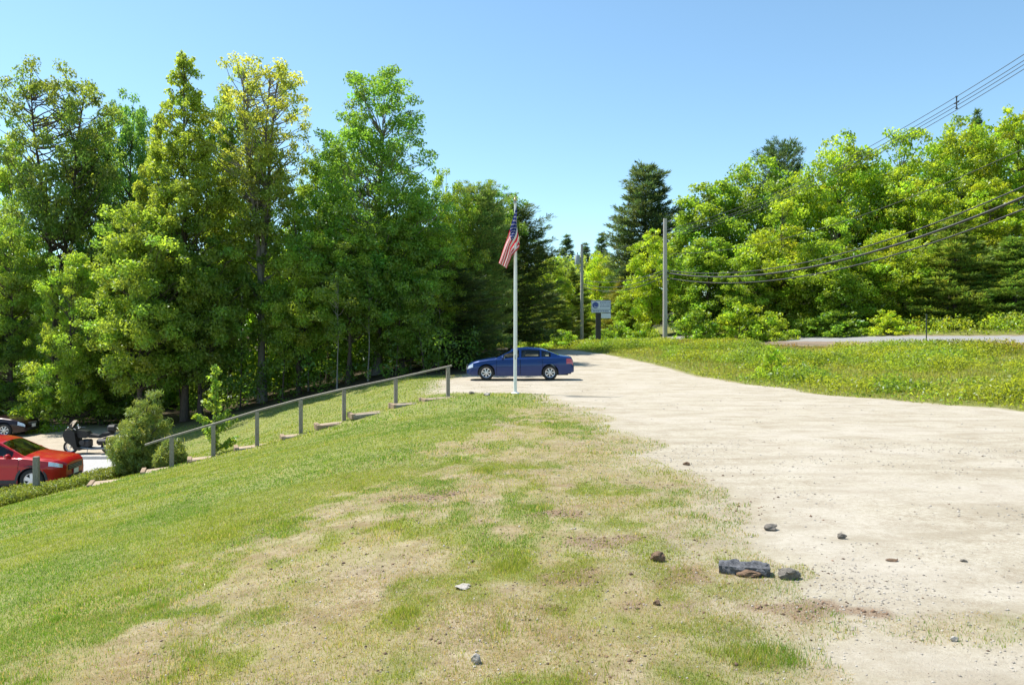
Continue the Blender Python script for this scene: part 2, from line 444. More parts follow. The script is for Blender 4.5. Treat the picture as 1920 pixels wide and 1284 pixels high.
    inv = N(nt, 'ShaderNodeMath', operation='SUBTRACT', i_0=1.0); nt.links.new(A['road'], inv.inputs[1]); nt.links.new(inv.outputs[0], hm.inputs[1])
    nt.links.new(hm.outputs[0], b.inputs['Height']); nt.links.new(b.outputs[0], p.inputs['Normal'])
    nt.links.new(p.outputs[0], out.inputs[0]); return m
GM = ground_mat()
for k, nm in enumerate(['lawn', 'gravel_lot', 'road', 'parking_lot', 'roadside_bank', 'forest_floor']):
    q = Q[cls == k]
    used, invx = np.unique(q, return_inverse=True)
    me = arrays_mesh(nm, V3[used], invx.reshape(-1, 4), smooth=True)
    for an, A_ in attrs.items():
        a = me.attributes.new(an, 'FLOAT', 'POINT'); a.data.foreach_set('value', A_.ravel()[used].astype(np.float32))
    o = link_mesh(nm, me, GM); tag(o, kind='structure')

# ------------------------------------------------------------------ leaves and blades
def unit(v): return v / (np.linalg.norm(v, axis=-1, keepdims=True) + 1e-9)
def leaf_arrays(rng, P, Nn, L, asp, C, droop=.25):
    """one folded rhombus per leaf"""
    n = len(P)
    r = unit(rng.normal(size=(n, 3))); T = unit(np.cross(Nn, r)); B = np.cross(Nn, T)
    L = np.broadcast_to(L, (n,))[:, None]
    W = L * asp * .5
    dn = np.zeros((n, 3)); dn[:, 2] = -1
    a = P - T * L * .5; c = P + T * L * .5 + dn * L * droop
    fold = Nn * L * .10
    b = P + B * W + fold; d = P - B * W + fold
    V = np.stack([a, b, c, d], 1).reshape(-1, 3)
    Fq = np.arange(4 * n).reshape(n, 4)
    return V, Fq, np.repeat(C, 4, axis=0)

def clump_leaves(rng, cen, rad, n_each, L, asp, base, jit=.18, flat=.75, up=.6, cl_jit=.16, tint=None, outward=.5, power=.45):
    k = len(cen)
    n_i = np.maximum(3, (n_each * (rad / rad.mean()) ** 2).astype(int))
    ci = np.repeat(np.arange(k), n_i); n = len(ci)
    D = unit(rng.normal(size=(n, 3)))
    off = D * (rad[ci] * rng.random(n) ** power)[:, None]; off[:, 2] *= flat
    P = cen[ci] + off
    Nn = unit(outward * D + np.array([0, 0, up]) + .75 * rng.normal(size=(n, 3)))
    base = np.asarray(base, float)
    cb = base[None, :] * (1 + cl_jit * rng.normal(size=(k, 1)))
    cb[:, 0] *= 1 + .10 * rng.normal(size=k)
    if tint is not None: cb = tint(cen, cb, rng)
    C = np.clip(cb[ci] * (1 + jit * rng.normal(size=(n, 1))), .004, .9)
    Ls = L * (.65 + .7 * rng.random(n))
    return leaf_arrays(rng, P, Nn, Ls, asp, C)

def join(parts):
    Vs, Fs, Cs = [], [], []; b = 0
    for V, Fq, C in parts:
        Vs.append(V); Fs.append(Fq + b); Cs.append(C); b += len(V)
    return np.concatenate(Vs), np.concatenate(Fs), np.concatenate(Cs)

def limb(rng, a, b, r0, r1, sag=.12, k=6):
    t = np.linspace(0, 1, k)[:, None]; a = np.asarray(a, float); b = np.asarray(b, float)
    P = a + (b - a) * t
    L = np.linalg.norm(b - a)
    P[:, 2] += (-sag * L * 4 * t * (1 - t))[:, 0] * .5
    P[1:-1] += rng.normal(size=(k - 2, 3)) * L * .025
    return tube_arrays(P, r0 + (r1 - r0) * t[:, 0] ** .8, 5)

def tubes_mesh(name, tubes):
    Vs, Fs = [], []; b = 0
    for V, Fq in tubes: Vs.append(V); Fs.append(Fq + b); b += len(V)
    return arrays_mesh(name, np.concatenate(Vs), np.concatenate(Fs), smooth=True)

GREEN = (.074, .112, .026)
def decid(name, seed, H, R, h0, prof, nclump=130, n_each=110, L=.24, base=GREEN, rc=.95, trunk_r=.17, tint=None, limbs=.4, top_trunk=.8, lean=.012, fork=None, asp=.62, gap=.34, shrink=.35, acc=1.2, forks=1, bark='bark'):
    """broad-leaved tree: (trunk mesh, crown mesh); prof = list of (h, r) with h 0..1 over the crown, r 0..1 of R"""
    rng = np.random.default_rng(seed)
    pr = np.array(prof)
    lob = rng.random((6, 3))
    cen = []; rad = []
    tries = 0
    while len(cen) < nclump and tries < 20000:
        tries += 1
        u = rng.random(); r_h = np.interp(u, pr[:, 0], pr[:, 1])
        if rng.random() > r_h ** acc + .06: continue
        a = rng.random() * 2 * pi
        lump = 1 + .28 * sin(a * 2 + lob[0, 0] * 6 + u * 5) * cos(u * 9 + lob[1, 0] * 6) + .15 * sin(a * 5 + u * 14 + lob[2, 0] * 6)
        rr = R * r_h * lump * rng.random() ** .42
        x, y, z = rr * cos(a), rr * sin(a), h0 + u * (H - h0) * .97
        if vnoise(np.array([x * .55 + 9 * lob[3, 0] + z * .31]), np.array([y * .55 + z * .6 + 5]), seed)[0] < gap and rng.random() < .85: continue
        cen.append((x, y, z)); rad.append(rc * (.55 + .75 * rng.random()) * (1 - shrink * u))
    cen = np.array(cen); rad = np.array(rad)
    V, Fq, C = clump_leaves(rng, cen, rad, n_each, L, asp, base, tint=tint)
    crown = arrays_mesh(name + '_crown', V, Fq, C)
    # trunk and limbs
    k = 9; t = np.linspace(0, 1, k)
    tops = []
    tubes = []
    wig = rng.normal(size=(k, 2)).cumsum(0) * .05; wig -= wig[0]
    for fk in range(forks):
        P = np.zeros((k, 3)); P[:, 2] = t * H * top_trunk; P[:, :2] = wig * (H / 15) + np.outer(t, rng.normal(size=2) * lean * H)
        if forks > 1:
            ang = fk * 2 * pi / forks + .4
            sp = np.clip(t - fork, 0, 1) ** .75
            P[:, 0] += sp * cos(ang) * R * .55; P[:, 1] += sp * sin(ang) * R * .4
        tubes.append(tube_arrays(P, trunk_r * (1 - .86 * t) * (1 + .5 * np.exp(-t * 22)), 8)); tops.append(P)
    order = rng.permutation(len(cen))[:int(len(cen) * limbs)]
    for i in order:
        c = cen[i]; P = tops[rng.integers(len(tops))]
        hz = np.clip(c[2] - (.25 + .35 * rng.random()) * np.hypot(c[0], c[1]) - .5, h0 * .6, H * top_trunk * .97)
        tt = hz / (H * top_trunk); p0 = np.array([np.interp(tt, t, P[:, j]) for j in range(3)])
        tubes.append(limb(rng, p0, c, trunk_r * .33 * (1 - .7 * tt) + .012, .012, .10))
    return tubes_mesh(name + '_trunk', tubes), crown, M[bark], M['leaf'], H, R

def conifer(name, seed, H, R, h0=.12, whorl=.55, per=6, base=(.035, .062, .020), L=.34, asp=.16, up_tilt=.12, irr=.25, trunk_r=.16, prof=((0, .8), (.15, 1), (.6, .62), (1, .04)), tuft=11, plume=.36, bark='bark'):
    rng = np.random.default_rng(seed); pr = np.array(prof)
    cen = []; rad = []; dirs = []; tubes = []
    z = H * h0
    while z < H * .985:
        u = (z / H - h0) / (1 - h0); Lb = R * np.interp(u, pr[:, 0], pr[:, 1])
        m = max(3, int(per * (.6 + .5 * (1 - u)) + rng.random()))
        a0 = rng.random() * 6.28
        for i in range(m):
            a = a0 + 2 * pi * i / m + rng.normal() * .25
            l = Lb * (1 - irr + 2 * irr * rng.random() ** .8); l = max(l, .25)
            d = np.array([cos(a), sin(a), up_tilt * (.4 + 1.2 * u) + rng.normal() * .05])
            zz = z + rng.normal() * .12
            tip = np.array([0, 0, zz]) + d * l; tip[2] += .06 * l
            tubes.append(limb(rng, (0, 0, zz), tip, .012 + .013 * l, .008, .12, 5))
            s = max(2, int(l / (plume * .62)))
            side = np.array([-sin(a), cos(a), 0])
            for j in range(s):
                q = .28 + .72 * (j + rng.random()) / s
                p = np.array([0, 0, zz]) + d * l * q; p[2] += -.24 * l * q * (1 - q) + .06 * l * q * q
                wd = l * .26 * (1 - abs(q - .55) * 1.1) + .05
                for e in (-1, 0, 1) if wd > .12 else (0,):
                    cen.append(p + side * e * wd * (.7 + .5 * rng.random()) + rng.normal(size=3) * .05); rad.append(plume * (.7 + .5 * rng.random()))
                    dirs.append(d * .8 + side * e * .6)
        z += whorl * (1.15 - .5 * u) * (.8 + .4 * rng.random())
    cen = np.array(cen); rad = np.array(rad); dirs = unit(np.array(dirs)); k = len(cen)
    ci = np.repeat(np.arange(k), tuft); n = len(ci)
    D = unit(rng.normal(size=(n, 3))); off = D * (rad[ci] * rng.random(n) ** .6)[:, None]; off[:, 2] *= .42
    P = cen[ci] + off
    T = unit(dirs[ci] * 1.0 + D * .8 + np.array([0, 0, .25]))
    r = unit(rng.normal(size=(n, 3)) * .6 + np.array([0, 0, .9])); B = unit(np.cross(T, r))
    Ls = (L * (.6 + .8 * rng.random(n)))[:, None]
    A0 = P - T * Ls * .5; A2 = P + T * Ls * .5; W = B * Ls * asp * .5
    V = np.stack([A0, P + W, A2, P - W], 1).reshape(-1, 3)
    cb = np.asarray(base)[None] * (1 + .22 * rng.normal(size=(k, 1))); cb[:, 0] *= 1 + .15 * rng.normal(size=k)
    C = np.repeat(np.clip(cb[ci] * (1 + .18 * rng.normal(size=(n, 1))), .004, .5), 4, axis=0)
    crown = arrays_mesh(name + '_crown', V, np.arange(4 * n).reshape(n, 4), C)
    t = np.linspace(0, 1, 9); P = np.zeros((9, 3)); P[:, 2] = t * H * .985; P[1:, :2] = (rng.normal(size=(8, 2)) * .03).cumsum(0)
    tubes.append(tube_arrays(P, trunk_r * (1 - .93 * t), 8))
    return tubes_mesh(name + '_trunk', tubes), crown, M[bark], M['needle'], H, R

ROUND = [(0, .45), (.2, .85), (.45, 1), (.75, .8), (1, .25)]
OVAL = [(0, .5), (.3, .95), (.55, 1), (.8, .75), (1, .22)]
COLUMN = [(0, .8), (.25, 1), (.5, .8), (.75, .62), (.92, .5), (1, .25)]
CONE = [(0, .8), (.2, 1), (.45, .72), (.7, .42), (.9, .2), (1, .06)]
VASE = [(0, .25), (.3, .5), (.6, .85), (.82, 1), (1, .65)]
def yellow_top(f0, f1, col, amt=.9):
    def fn(cen, cb, rng):
        w = np.clip((cen[:, 2] - f0) / (f1 - f0), 0, 1) * amt * np.clip(rng.random(len(cen)) * 1.5, .25, 1)
        return cb * (1 - w[:, None]) + np.asarray(col)[None] * w[:, None]
    return fn
PROTO = {}
def proto(key):
    if key in PROTO: return PROTO[key]
    near = dict(L=.165, n_each=112)
    far = dict(L=.24, n_each=82)
    P = {
     'round_near': lambda: decid('round_near', 11, 14, 3.6, 2.5, ROUND, 330, base=GREEN, rc=.70, **near),
     'round_near_b': lambda: decid('round_near_b', 12, 13, 3.4, 1.4, [(0, .7), (.3, 1), (.6, .9), (1, .3)], 330, base=GREEN, rc=.70, **near),
     'oval_near': lambda: decid('oval_near', 13, 16, 3.0, 5, OVAL, 290, base=GREEN, rc=.66, limbs=.5, **near),
     'oval_near_b': lambda: decid('oval_near_b', 14, 15, 2.6, 4, OVAL, 250, base=GREEN, rc=.66, limbs=.4, gap=.34, **near),
     'tall': lambda: decid('tall', 21, 19, 3.6, 4, [(0, .85), (.25, 1), (.45, 1), (.62, .8), (.8, .66), (.93, .6), (1, .4)], 620, base=(.066, .112, .026), L=.155, n_each=100, rc=.68, gap=.30, bark='bark_grey', trunk_r=.2),
     'pointed': lambda: decid('pointed', 22, 20, 3.1, 4.5, [(0, 1), (.2, 1), (.42, .85), (.62, .62), (.8, .38), (.93, .2), (1, .1)], 480, base=(.078, .11, .024), rc=.66, L=.16, n_each=105, acc=.6, tint=yellow_top(6, 15, (.118, .150, .032), .85), top_trunk=.97, gap=.34, lean=.003, shrink=.62),
     'yellow': lambda: decid('yellow', 23, 20, 3.0, 5, VASE, 300, base=(.072, .105, .03), rc=.60, L=.145, n_each=95, tint=yellow_top(9, 17, (.182, .188, .048), .95), limbs=.95, trunk_r=.22, gap=.40, forks=4, fork=.40, top_trunk=.93, lean=.004, bark='bark_grey'),
     'fork': lambda: decid('fork', 24, 19, 3.6, 9.6, [(0, .7), (.3, 1), (.6, .95), (.85, .75), (1, .4)], 230, base=(.066, .10, .028), rc=.64, L=.16, n_each=95, tint=yellow_top(14, 19, (.085, .09, .025), .6), limbs=.8, trunk_r=.22, gap=.42, forks=2, fork=.42, top_trunk=.9),
     'slender': lambda: decid('slender', 25, 9, 1.3, 4.2, OVAL, 34, base=GREEN, rc=.7, L=.18, n_each=60, limbs=.6, trunk_r=.055, lean=.04, bark='bark_grey'),
     'slender_b': lambda: decid('slender_b', 26, 8.5, 1.5, 3.2, OVAL, 34, base=GREEN, rc=.7, L=.18, n_each=60, limbs=.6, trunk_r=.065, lean=.06),
     'round_far': lambda: decid('round_far', 31, 15, 4.3, 2.0, ROUND, 330, base=(.088, .122, .02), rc=.92, **far),
     'round_far_b': lambda: decid('round_far_b', 32, 15, 4.2, 1.2, [(0, .8), (.3, 1), (.6, .9), (1, .35)], 340, base=(.088, .122, .02), rc=.9, **far),
     'oval_far': lambda: decid('oval_far', 33, 16, 3.6, 2.5, OVAL, 290, base=(.088, .122, .02), rc=.85, **far),
     'oval_far_b': lambda: decid('oval_far_b', 34, 15, 3.3, 1.0, [(0, .75), (.35, 1), (.7, .8), (1, .3)], 290, base=(.088, .122, .02), rc=.82, **far),
     'white_pine': lambda: conifer('white_pine', 41, 18, 4.4, .10, .62, 7, L=.5, tuft=11, plume=.52, irr=.3, base=(.050, .064, .030), prof=((0, .7), (.2, .95), (.45, 1), (.75, .68), (.93, .42), (1, .12))),
     'pine_top': lambda: conifer('pine_top', 42, 19, 4.2, .3, .8, 6, L=.5, tuft=11, plume=.5, irr=.45, up_tilt=.3, base=(.036, .058, .030), prof=((0, .6), (.4, .9), (.8, .8), (1, .25))),
     'young_pine': lambda: conifer('young_pine', 43, 11, 3.6, .05, .62, 7, L=.36, tuft=14, plume=.42, irr=.25, up_tilt=.08, base=(.075, .100, .026)),
     'young_pine_b': lambda: conifer('young_pine_b', 44, 11, 3.2, .04, .55, 7, L=.34, tuft=14, plume=.40, irr=.3, base=(.060, .085, .026)),
     'dark_pine': lambda: conifer('dark_pine', 45, 13, 3.4, .04, .6, 7, L=.32, tuft=15, plume=.42, irr=.45, base=(.034, .052, .020), prof=((0, 1), (.3, 1), (.6, .85), (.85, .65), (.95, .45), (1, .2))),
     'soft_pine': lambda: conifer('soft_pine', 46, 14, 2.6, .08, .5, 7, L=.28, tuft=16, plume=.40, irr=.42, up_tilt=.35, base=(.070, .095, .034), prof=((0, 1), (.3, 1), (.6, .9), (.85, .7), (.95, .5), (1, .25))),
     'spruce_far': lambda: conifer('spruce_far', 47, 16, 2.6, .05, .7, 6, L=.55, tuft=9, plume=.45, irr=.3, base=(.040, .062, .030), prof=CONE),
     'shrub_far': lambda: decid('shrub_far', 51, 3.2, 1.7, .1, [(0, .9), (.4, 1), (1, .35)], 60, base=(.085, .125, .02), rc=.5, L=.2, n_each=46, trunk_r=.04, gap=.25),
     'shrub_far_b': lambda: decid('shrub_far_b', 52, 3.0, 2.0, .05, [(0, 1), (.4, .9), (1, .3)], 70, base=(.11, .15, .02), rc=.45, L=.18, n_each=46, trunk_r=.04, gap=.25),
    }
    PROTO[key] = P[key](); return PROTO[key]

def plant(name, key, px, top, wpx, Y, col, label, cat='tree', group=None, rz=None, lift=0.0, maxs=1.7):
    """a tree or shrub whose crown reaches photo row top at depth Y"""
    tr, cr, bm_, lm, H, R = proto(key)
    X = (px - HX) / F * Y; z0 = tz(X, Y) - .06
    h = CH - (top - HY) / F * Y - z0
    sz = h / H; sx = (wpx / F * Y / 2) / R
    sx = min(max(sx, sz * .6), sz * maxs)
    seed = int(px * 7 + top * 3 + Y)
    o = thing(name, label, cat, (X, Y, z0), rz if rz is not None else (seed * 2.399) % 6.283, group)
    o.scale = (sx, sx, sz)
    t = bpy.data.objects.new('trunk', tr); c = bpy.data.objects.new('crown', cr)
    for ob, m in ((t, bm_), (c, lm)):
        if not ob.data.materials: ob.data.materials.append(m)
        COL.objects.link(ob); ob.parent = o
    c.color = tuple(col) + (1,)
    return o
Y1, Y2, G0, D0, B0 = (1.6, 1.45, .9), (1.3, 1.25, .95), (1.1, 1.1, 1), (.75, .8, .9), (.8, 1.0, 1.25)
LG = 'trees of the left woods'; RG = 'trees of the hillside across the road'; MG = 'trees far up the road'
# left woods
plant('forked_tree', 'fork', 98, 108, 225, 44, (1, 1, 1), 'tall sparse tree whose grey trunk forks in two, by the left edge', group=LG, rz=.2)
plant('ash_tree', 'oval_near', 242, 150, 135, 54, B0, 'bluish green narrow treetop between the forked tree and the pointed maple', group=LG)
plant('maple_tree', 'pointed', 345, 86, 215, 39.5, (1, 1, 1), 'tallest tree, pointed yellowish green crown left of the yellow-topped one', group=LG, rz=2.0)
plant('maple_tree', 'pointed', 298, 196, 120, 41, (1.05, 1, 1), 'shorter pointed yellowish tree left beside the tallest pointed maple', group=LG, rz=4.1)
plant('maple_tree', 'pointed', 262, 330, 120, 40, (1.15, 1.05, 1), 'low pointed tree with golden tips below the bluish narrow treetop', group=LG, rz=.7)
plant('yellow_tree', 'yellow', 492, 102, 200, 41, (1, 1, 1), 'vase-shaped tree with golden yellow top and bare dark limbs', group=LG, rz=.6)
plant('aspen_tree', 'tall', 705, 124, 245, 42, (1, 1.05, 1), 'tall dense green tree with double-lobed top, highest right of the yellow one', group=LG, rz=1.0)
plant('maple_tree', 'oval_near_b', 432, 150, 100, 45, G0, 'thin green tree squeezed between the pointed maple and the yellow-topped tree', group=LG)
plant('maple_tree', 'oval_near', 615, 245, 130, 45, (1, 1.05, 1), 'green crown on the left flank of the tall double-lobed tree', group=LG)
plant('maple_tree', 'round_near', 835, 305, 130, 45, Y2, 'light green tree stepping down right of the tall double-lobed tree', group=LG)
plant('oak_tree', 'oval_near', 926, 330, 120, 56, (.85, 1, 1.1), 'deep green round treetop just left of the flagpole tip', group=LG)
plant('soft_pine_tree', 'soft_pine', 893, 350, 125, 47, (.98, 1.15, 1.1), 'greyish green feathery pine left of the flag', 'pine', LG)
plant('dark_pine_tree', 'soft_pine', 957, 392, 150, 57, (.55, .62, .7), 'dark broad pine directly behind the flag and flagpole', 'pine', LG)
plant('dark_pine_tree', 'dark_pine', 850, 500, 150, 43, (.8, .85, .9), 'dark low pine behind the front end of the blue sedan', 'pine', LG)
plant('maple_tree', 'oval_near_b', 25, 235, 120, 48, (1.25, 1.2, 1), 'light green crown behind the forked tree at the picture edge', group=LG)
plant('ash_tree', 'oval_near_b', 172, 225, 90, 46, D0, 'dark green narrow crown right behind the forked tree', group=LG)
plant('maple_tree', 'round_near', 262, 370, 230, 38, (1.25, 1.15, 1), 'broad light green tree below the pointed maple, its foliage in the front row', group=LG)
plant('birch_tree', 'round_near_b', 135, 470, 150, 39, Y2, 'yellowish green rounded tree low under the forked trunk', group=LG)
plant('maple_tree', 'oval_near', 25, 390, 150, 41, G0, 'medium green tree at far left beneath the forked crown', group=LG)
plant('maple_tree', 'round_near', 375, 395, 190, 39.5, (1, 1, .95), 'medium green tree under the pointed maple, left of the dark double trunk', group=LG)
plant('maple_tree', 'round_near', 560, 375, 170, 40.5, (1.35, 1.25, 1), 'bright leafy tree right of the dark double trunk', group=LG)
plant('birch_tree', 'oval_near', 652, 410, 150, 40, (1.1, 1.1, 1), 'slim birch with pale trunk in front of the tall double-lobed tree', group=LG)
plant('maple_tree', 'round_near_b', 755, 395, 160, 41.5, (1.05, 1.1, 1), 'rounded mid-green tree under the right side of the tall double-lobed tree', group=LG)
plant('maple_tree', 'oval_near_b', 815, 420, 120, 42, (1.3, 1.25, 1), 'lighter green tree left of the feathery pine', group=LG)
plant('alder_tree', 'round_near_b', 15, 590, 150, 41, (.95, 1, 1.3), 'small greyish green tree above the dark car', group=LG)
plant('alder_tree', 'round_near_b', 190, 600, 150, 40.5, (1.0, 1.05, 1), 'small tree overhanging the far gravel behind the motorcycle', group=LG)
plant('alder_tree', 'shrub_far', 72, 722, 85, 37.5, (1.1, 1.1, 1), 'bright leafy shrub growing right beside the dark car', 'shrub')
for px, Y, k in ((500, 42, 'slender'), (530, 39.5, 'slender_b'), (578, 41, 'slender'), (600, 44, 'slender_b'), (632, 37.6, 'slender'), (662, 41, 'slender_b'), (690, 39, 'slender'), (716, 43, 'slender'), (742, 40, 'slender_b'), (770, 42, 'slender'), (796, 39.5, 'slender_b'), (822, 41, 'slender'), (450, 40, 'slender_b'), (395, 41.5, 'slender'), (340, 41, 'slender_b'), (290, 40.5, 'slender')):
    plant('slender_tree', k, px, 470 + (px * 37) % 60, 70, Y, (.95, 1, .95), 'thin-trunked young tree standing in the deep shade behind the handrail', group='thin young trees in the shade of the left woods')
# far up the road
plant('birch_tree', 'oval_far', 1035, 478, 80, 76, (1.15, 1.15, 1), 'light green tree right of the flag, at the end of the drive', group=MG)
plant('spruce_tree', 'spruce_far', 1012, 450, 60, 92, (1, 1.1, 1.1), 'far bluish conifer tip just right of the flag', 'conifer', MG)
plant('spruce_tree', 'spruce_far', 1063, 437, 70, 118, (.9, 1.1, 1.35), 'far conifer tip left of the pole with the grey transformer', 'conifer', MG)
plant('spruce_tree', 'spruce_far', 1098, 452, 55, 112, (.9, 1.1, 1.3), 'far conifer right behind the top of the pole with the transformer', 'conifer', MG)
plant('spruce_tree', 'spruce_far', 1128, 434, 62, 120, (.9, 1.1, 1.35), 'far conifer with the tallest tip between the transformer pole and the big pine', 'conifer', MG)
plant('yellow_birch_tree', 'round_far', 1125, 468, 82, 96, (1.6, 1.5, .9), 'bright yellow-green round tree above the white sign', group=MG)
plant('young_pine_tree', 'young_pine', 1072, 500, 95, 84, (1.0, 1.1, 1), 'olive green pine behind the foot of the transformer pole', 'pine', MG)
plant('young_pine_tree', 'young_pine_b', 1035, 540, 100, 72, (1.15, 1.15, 1), 'low feathery pine right of the flagpole, behind the sedan', 'pine', MG)
plant('maple_tree', 'oval_far_b', 1000, 505, 80, 78, (1.0, 1.05, 1), 'green tree showing between the flagpole and the drive', group=MG)
plant('young_pine_tree', 'young_pine', 1165, 520, 100, 80, (1.15, 1.0, .9), 'brownish olive pine right behind the white sign', 'pine', MG)
# hillside
plant('white_pine_tree', 'white_pine', 1212, 306, 140, 84, (.85, 1.05, 1.15), 'big lone white pine with dark layered boughs behind the bare pole', 'pine', RG, rz=1)
plant('spruce_tree', 'spruce_far', 1278, 372, 55, 88, (.9, 1.2, 1.4), 'bluish narrow conifer on the right flank of the big pine', 'conifer', RG)
plant('birch_tree', 'oval_far', 1222, 425, 95, 67, (1.4, 1.35, .9), 'yellow-green tree right behind the nearer bare utility pole', group=RG)
plant('maple_tree', 'oval_far_b', 1330, 332, 172, 71, (.85, .95, 1), 'darker green tree at the low left end of the hillside', group=RG)
plant('maple_tree', 'round_far', 1422, 282, 200, 72, (.82, .95, 1), 'dark green round crown next below the pine top on the ridge', group=RG)
plant('ridge_pine_tree', 'pine_top', 1462, 268, 95, 84, (1, 1.1, 1.2), 'dark pine top poking above the ridge of bright trees', 'pine', RG)
plant('maple_tree', 'round_far_b', 1465, 372, 175, 63, (1.2, 1.15, .9), 'bright yellowish maple in the middle left of the hillside', group=RG)
plant('maple_tree', 'round_far', 1572, 243, 185, 68, (1.22, 1.22, .95), 'tall bright crown right of the ridge pine', group=RG)
plant('maple_tree', 'round_far_b', 1690, 236, 190, 67, (1.15, 1.18, .95), 'wide bright green crown under the power lines', group=RG)
plant('maple_tree', 'round_far', 1800, 214, 170, 67, (1.15, 1.12, .95), 'tall green crown where the cable spacer hangs', group=RG)
plant('spruce_tree', 'spruce_far', 1832, 200, 55, 76, (1.1, 1.3, 1.2), 'thin conifer spire on the ridge near the upper right', 'conifer', RG)
plant('maple_tree', 'oval_far', 1908, 190, 150, 65, (1.3, 1.25, .95), 'highest crown at the right edge of the hillside', group=RG)
plant('maple_tree', 'oval_far_b', 1325, 440, 130, 65, (.9, 1.0, 1), 'green tree standing right of the bare utility pole', group=RG)
plant('maple_tree', 'oval_far', 1400, 460, 110, 62, (.9, 1.0, 1), 'smaller dark green tree beneath the hanging cables', group=RG)
plant('maple_tree', 'round_far_b', 1562, 405, 165, 60, (1.0, 1.08, 1), 'leafy tree low in the middle of the hillside', group=RG)
plant('maple_tree', 'round_far', 1672, 425, 150, 59.5, (1.15, 1.12, .9), 'yellowish green tree left of the roadside pines', group=RG)
plant('roadside_pine_tree', 'young_pine', 1790, 400, 175, 57, (.98, 1.1, 1), 'young pine with olive layered boughs beside the road', 'pine', RG)
plant('roadside_pine_tree', 'young_pine_b', 1900, 440, 165, 55, (1.1, 1.3, 1.1), 'lower young pine with pale plumes at the right edge', 'pine', RG)
plant('maple_tree', 'oval_far_b', 1185, 530, 80, 73, (1.0, 1.05, 1), 'small green tree between the sign and the bare pole', group=RG)
plant('maple_tree', 'oval_far', 1740, 330, 130, 63, (1.25, 1.2, .9), 'mid-height bright tree behind the left roadside pine', group=RG)
plant('maple_tree', 'oval_far_b', 1860, 330, 130, 61, (1.3, 1.22, .9), 'bright tree behind the right roadside pine', group=RG)
SG = 'shrubs along the road verge'
for px, top, w, Y, key, col, lab in (
  (1300, 572, 85, 58, 'shrub_far', (1, 1.05, 1), 'rounded shrub just right of the bare utility pole foot'),
  (1385, 560, 110, 57, 'shrub_far', (1.2, 1.15, .9), 'taller shrub at the wood edge above the start of the road'),
  (1445, 585, 90, 56, 'shrub_far_b', (1, 1, .95), 'low bush between the tall shrub and the dark wood edge'),
  (1560, 575, 110, 57, 'shrub_far', (.8, .9, .95), 'dark bush in the shade under the middle hillside trees'),
  (1660, 582, 80, 55, 'shrub_far_b', (1.2, 1.15, .9), 'light bush right of the dark shade under the hillside'),
  (1130, 612, 55, 64, 'shrub_far', (.85, .95, 1), 'dark bush right beside the sign post'),
  (1165, 600, 60, 64, 'shrub_far', (.95, 1.05, 1), 'leafy bush between the sign and the bare pole'),
  (1210, 598, 60, 62, 'shrub_far', (1.1, 1.1, 1), 'bush left beside the foot of the bare pole'),
  (1000, 622, 70, 60, 'shrub_far_b', (.85, .9, .9), 'low bush right behind the roof of the blue sedan'),
  (1055, 618, 75, 62, 'shrub_far_b', (.75, .85, .9), 'dark spreading bush left of the transformer pole foot'),
  (1447, 648, 62, 33.5, 'shrub_far_b', (1.0, 1.05, .9), 'single dark based fern clump in the grass near the gravel edge')):
    plant('verge_shrub', key, px, top, w, Y, col, lab, 'shrub', SG if Y > 40 else None, maxs=2.2)

# masses nobody could count: deep woods, undergrowth, ferns, meadow
def mass(name, pts, rad, n_each, L, asp, base, mat, seed, tint=None, **kw):
    rng = np.random.default_rng(seed)
    V, Fq, C = clump_leaves(rng, pts, rad, n_each, L, asp, base, tint=tint, **kw)
    o = link_mesh(name, arrays_mesh(name, V, Fq, C), M[mat]); tag(o, kind='stuff'); return o
rng = np.random.default_rng(77)
n = 1700
X = rng.uniform(-46, -4, n); Yv = rng.uniform(48, 62, n)
zt = np.interp(X, [-44, -30, -12, 0, 2], [9, 10, 10.5, 8, 5])
Z = terrain(X, Yv) + rng.random(n) ** 1.25 * zt
mass('woods', np.stack([X, Yv, Z], -1), rng.uniform(.9, 1.8, n), 42, .42, .65, (.075, .12, .02), 'leaf', 78)
n = 900
X = rng.uniform(-2, 62, n); Yv = rng.uniform(70, 92, n)
keep = road_d(X, Yv) < -13
X, Yv = X[keep], Yv[keep]; n = len(X)
Z = terrain(X, Yv) + rng.random(n) ** .8 * np.interp(X, [10, 20, 35, 60], [6, 10, 15, 17])
o = mass('hill_woods', np.stack([X, Yv, Z], -1), rng.uniform(1.0, 1.9, n), 34, .5, .65, (.07, .115, .02), 'leaf', 79)
n = 1100
X = rng.uniform(-8, 18, n); Yv = rng.uniform(104, 142, n); Z = 1.5 + rng.random(n) * 12.5
mass('distant_woods', np.stack([X, Yv, Z], -1), rng.uniform(1.0, 2.0, n), 26, .6, .65, (.085, .115, .035), 'leaf', 80)
n = 520
X = rng.uniform(-31, -2, n); Yv = rng.uniform(37.5, 46, n)
keep = (Yv > 39.5) | (X > -16); X, Yv = X[keep], Yv[keep]; n = len(X)
Z = terrain(X, Yv) + .2 + rng.random(n) ** 1.5 * 2.0
mass('undergrowth', np.stack([X, Yv, Z], -1), rng.uniform(.3, .7, n), 34, .16, .6, (.05, .085, .018), 'leaf', 81)

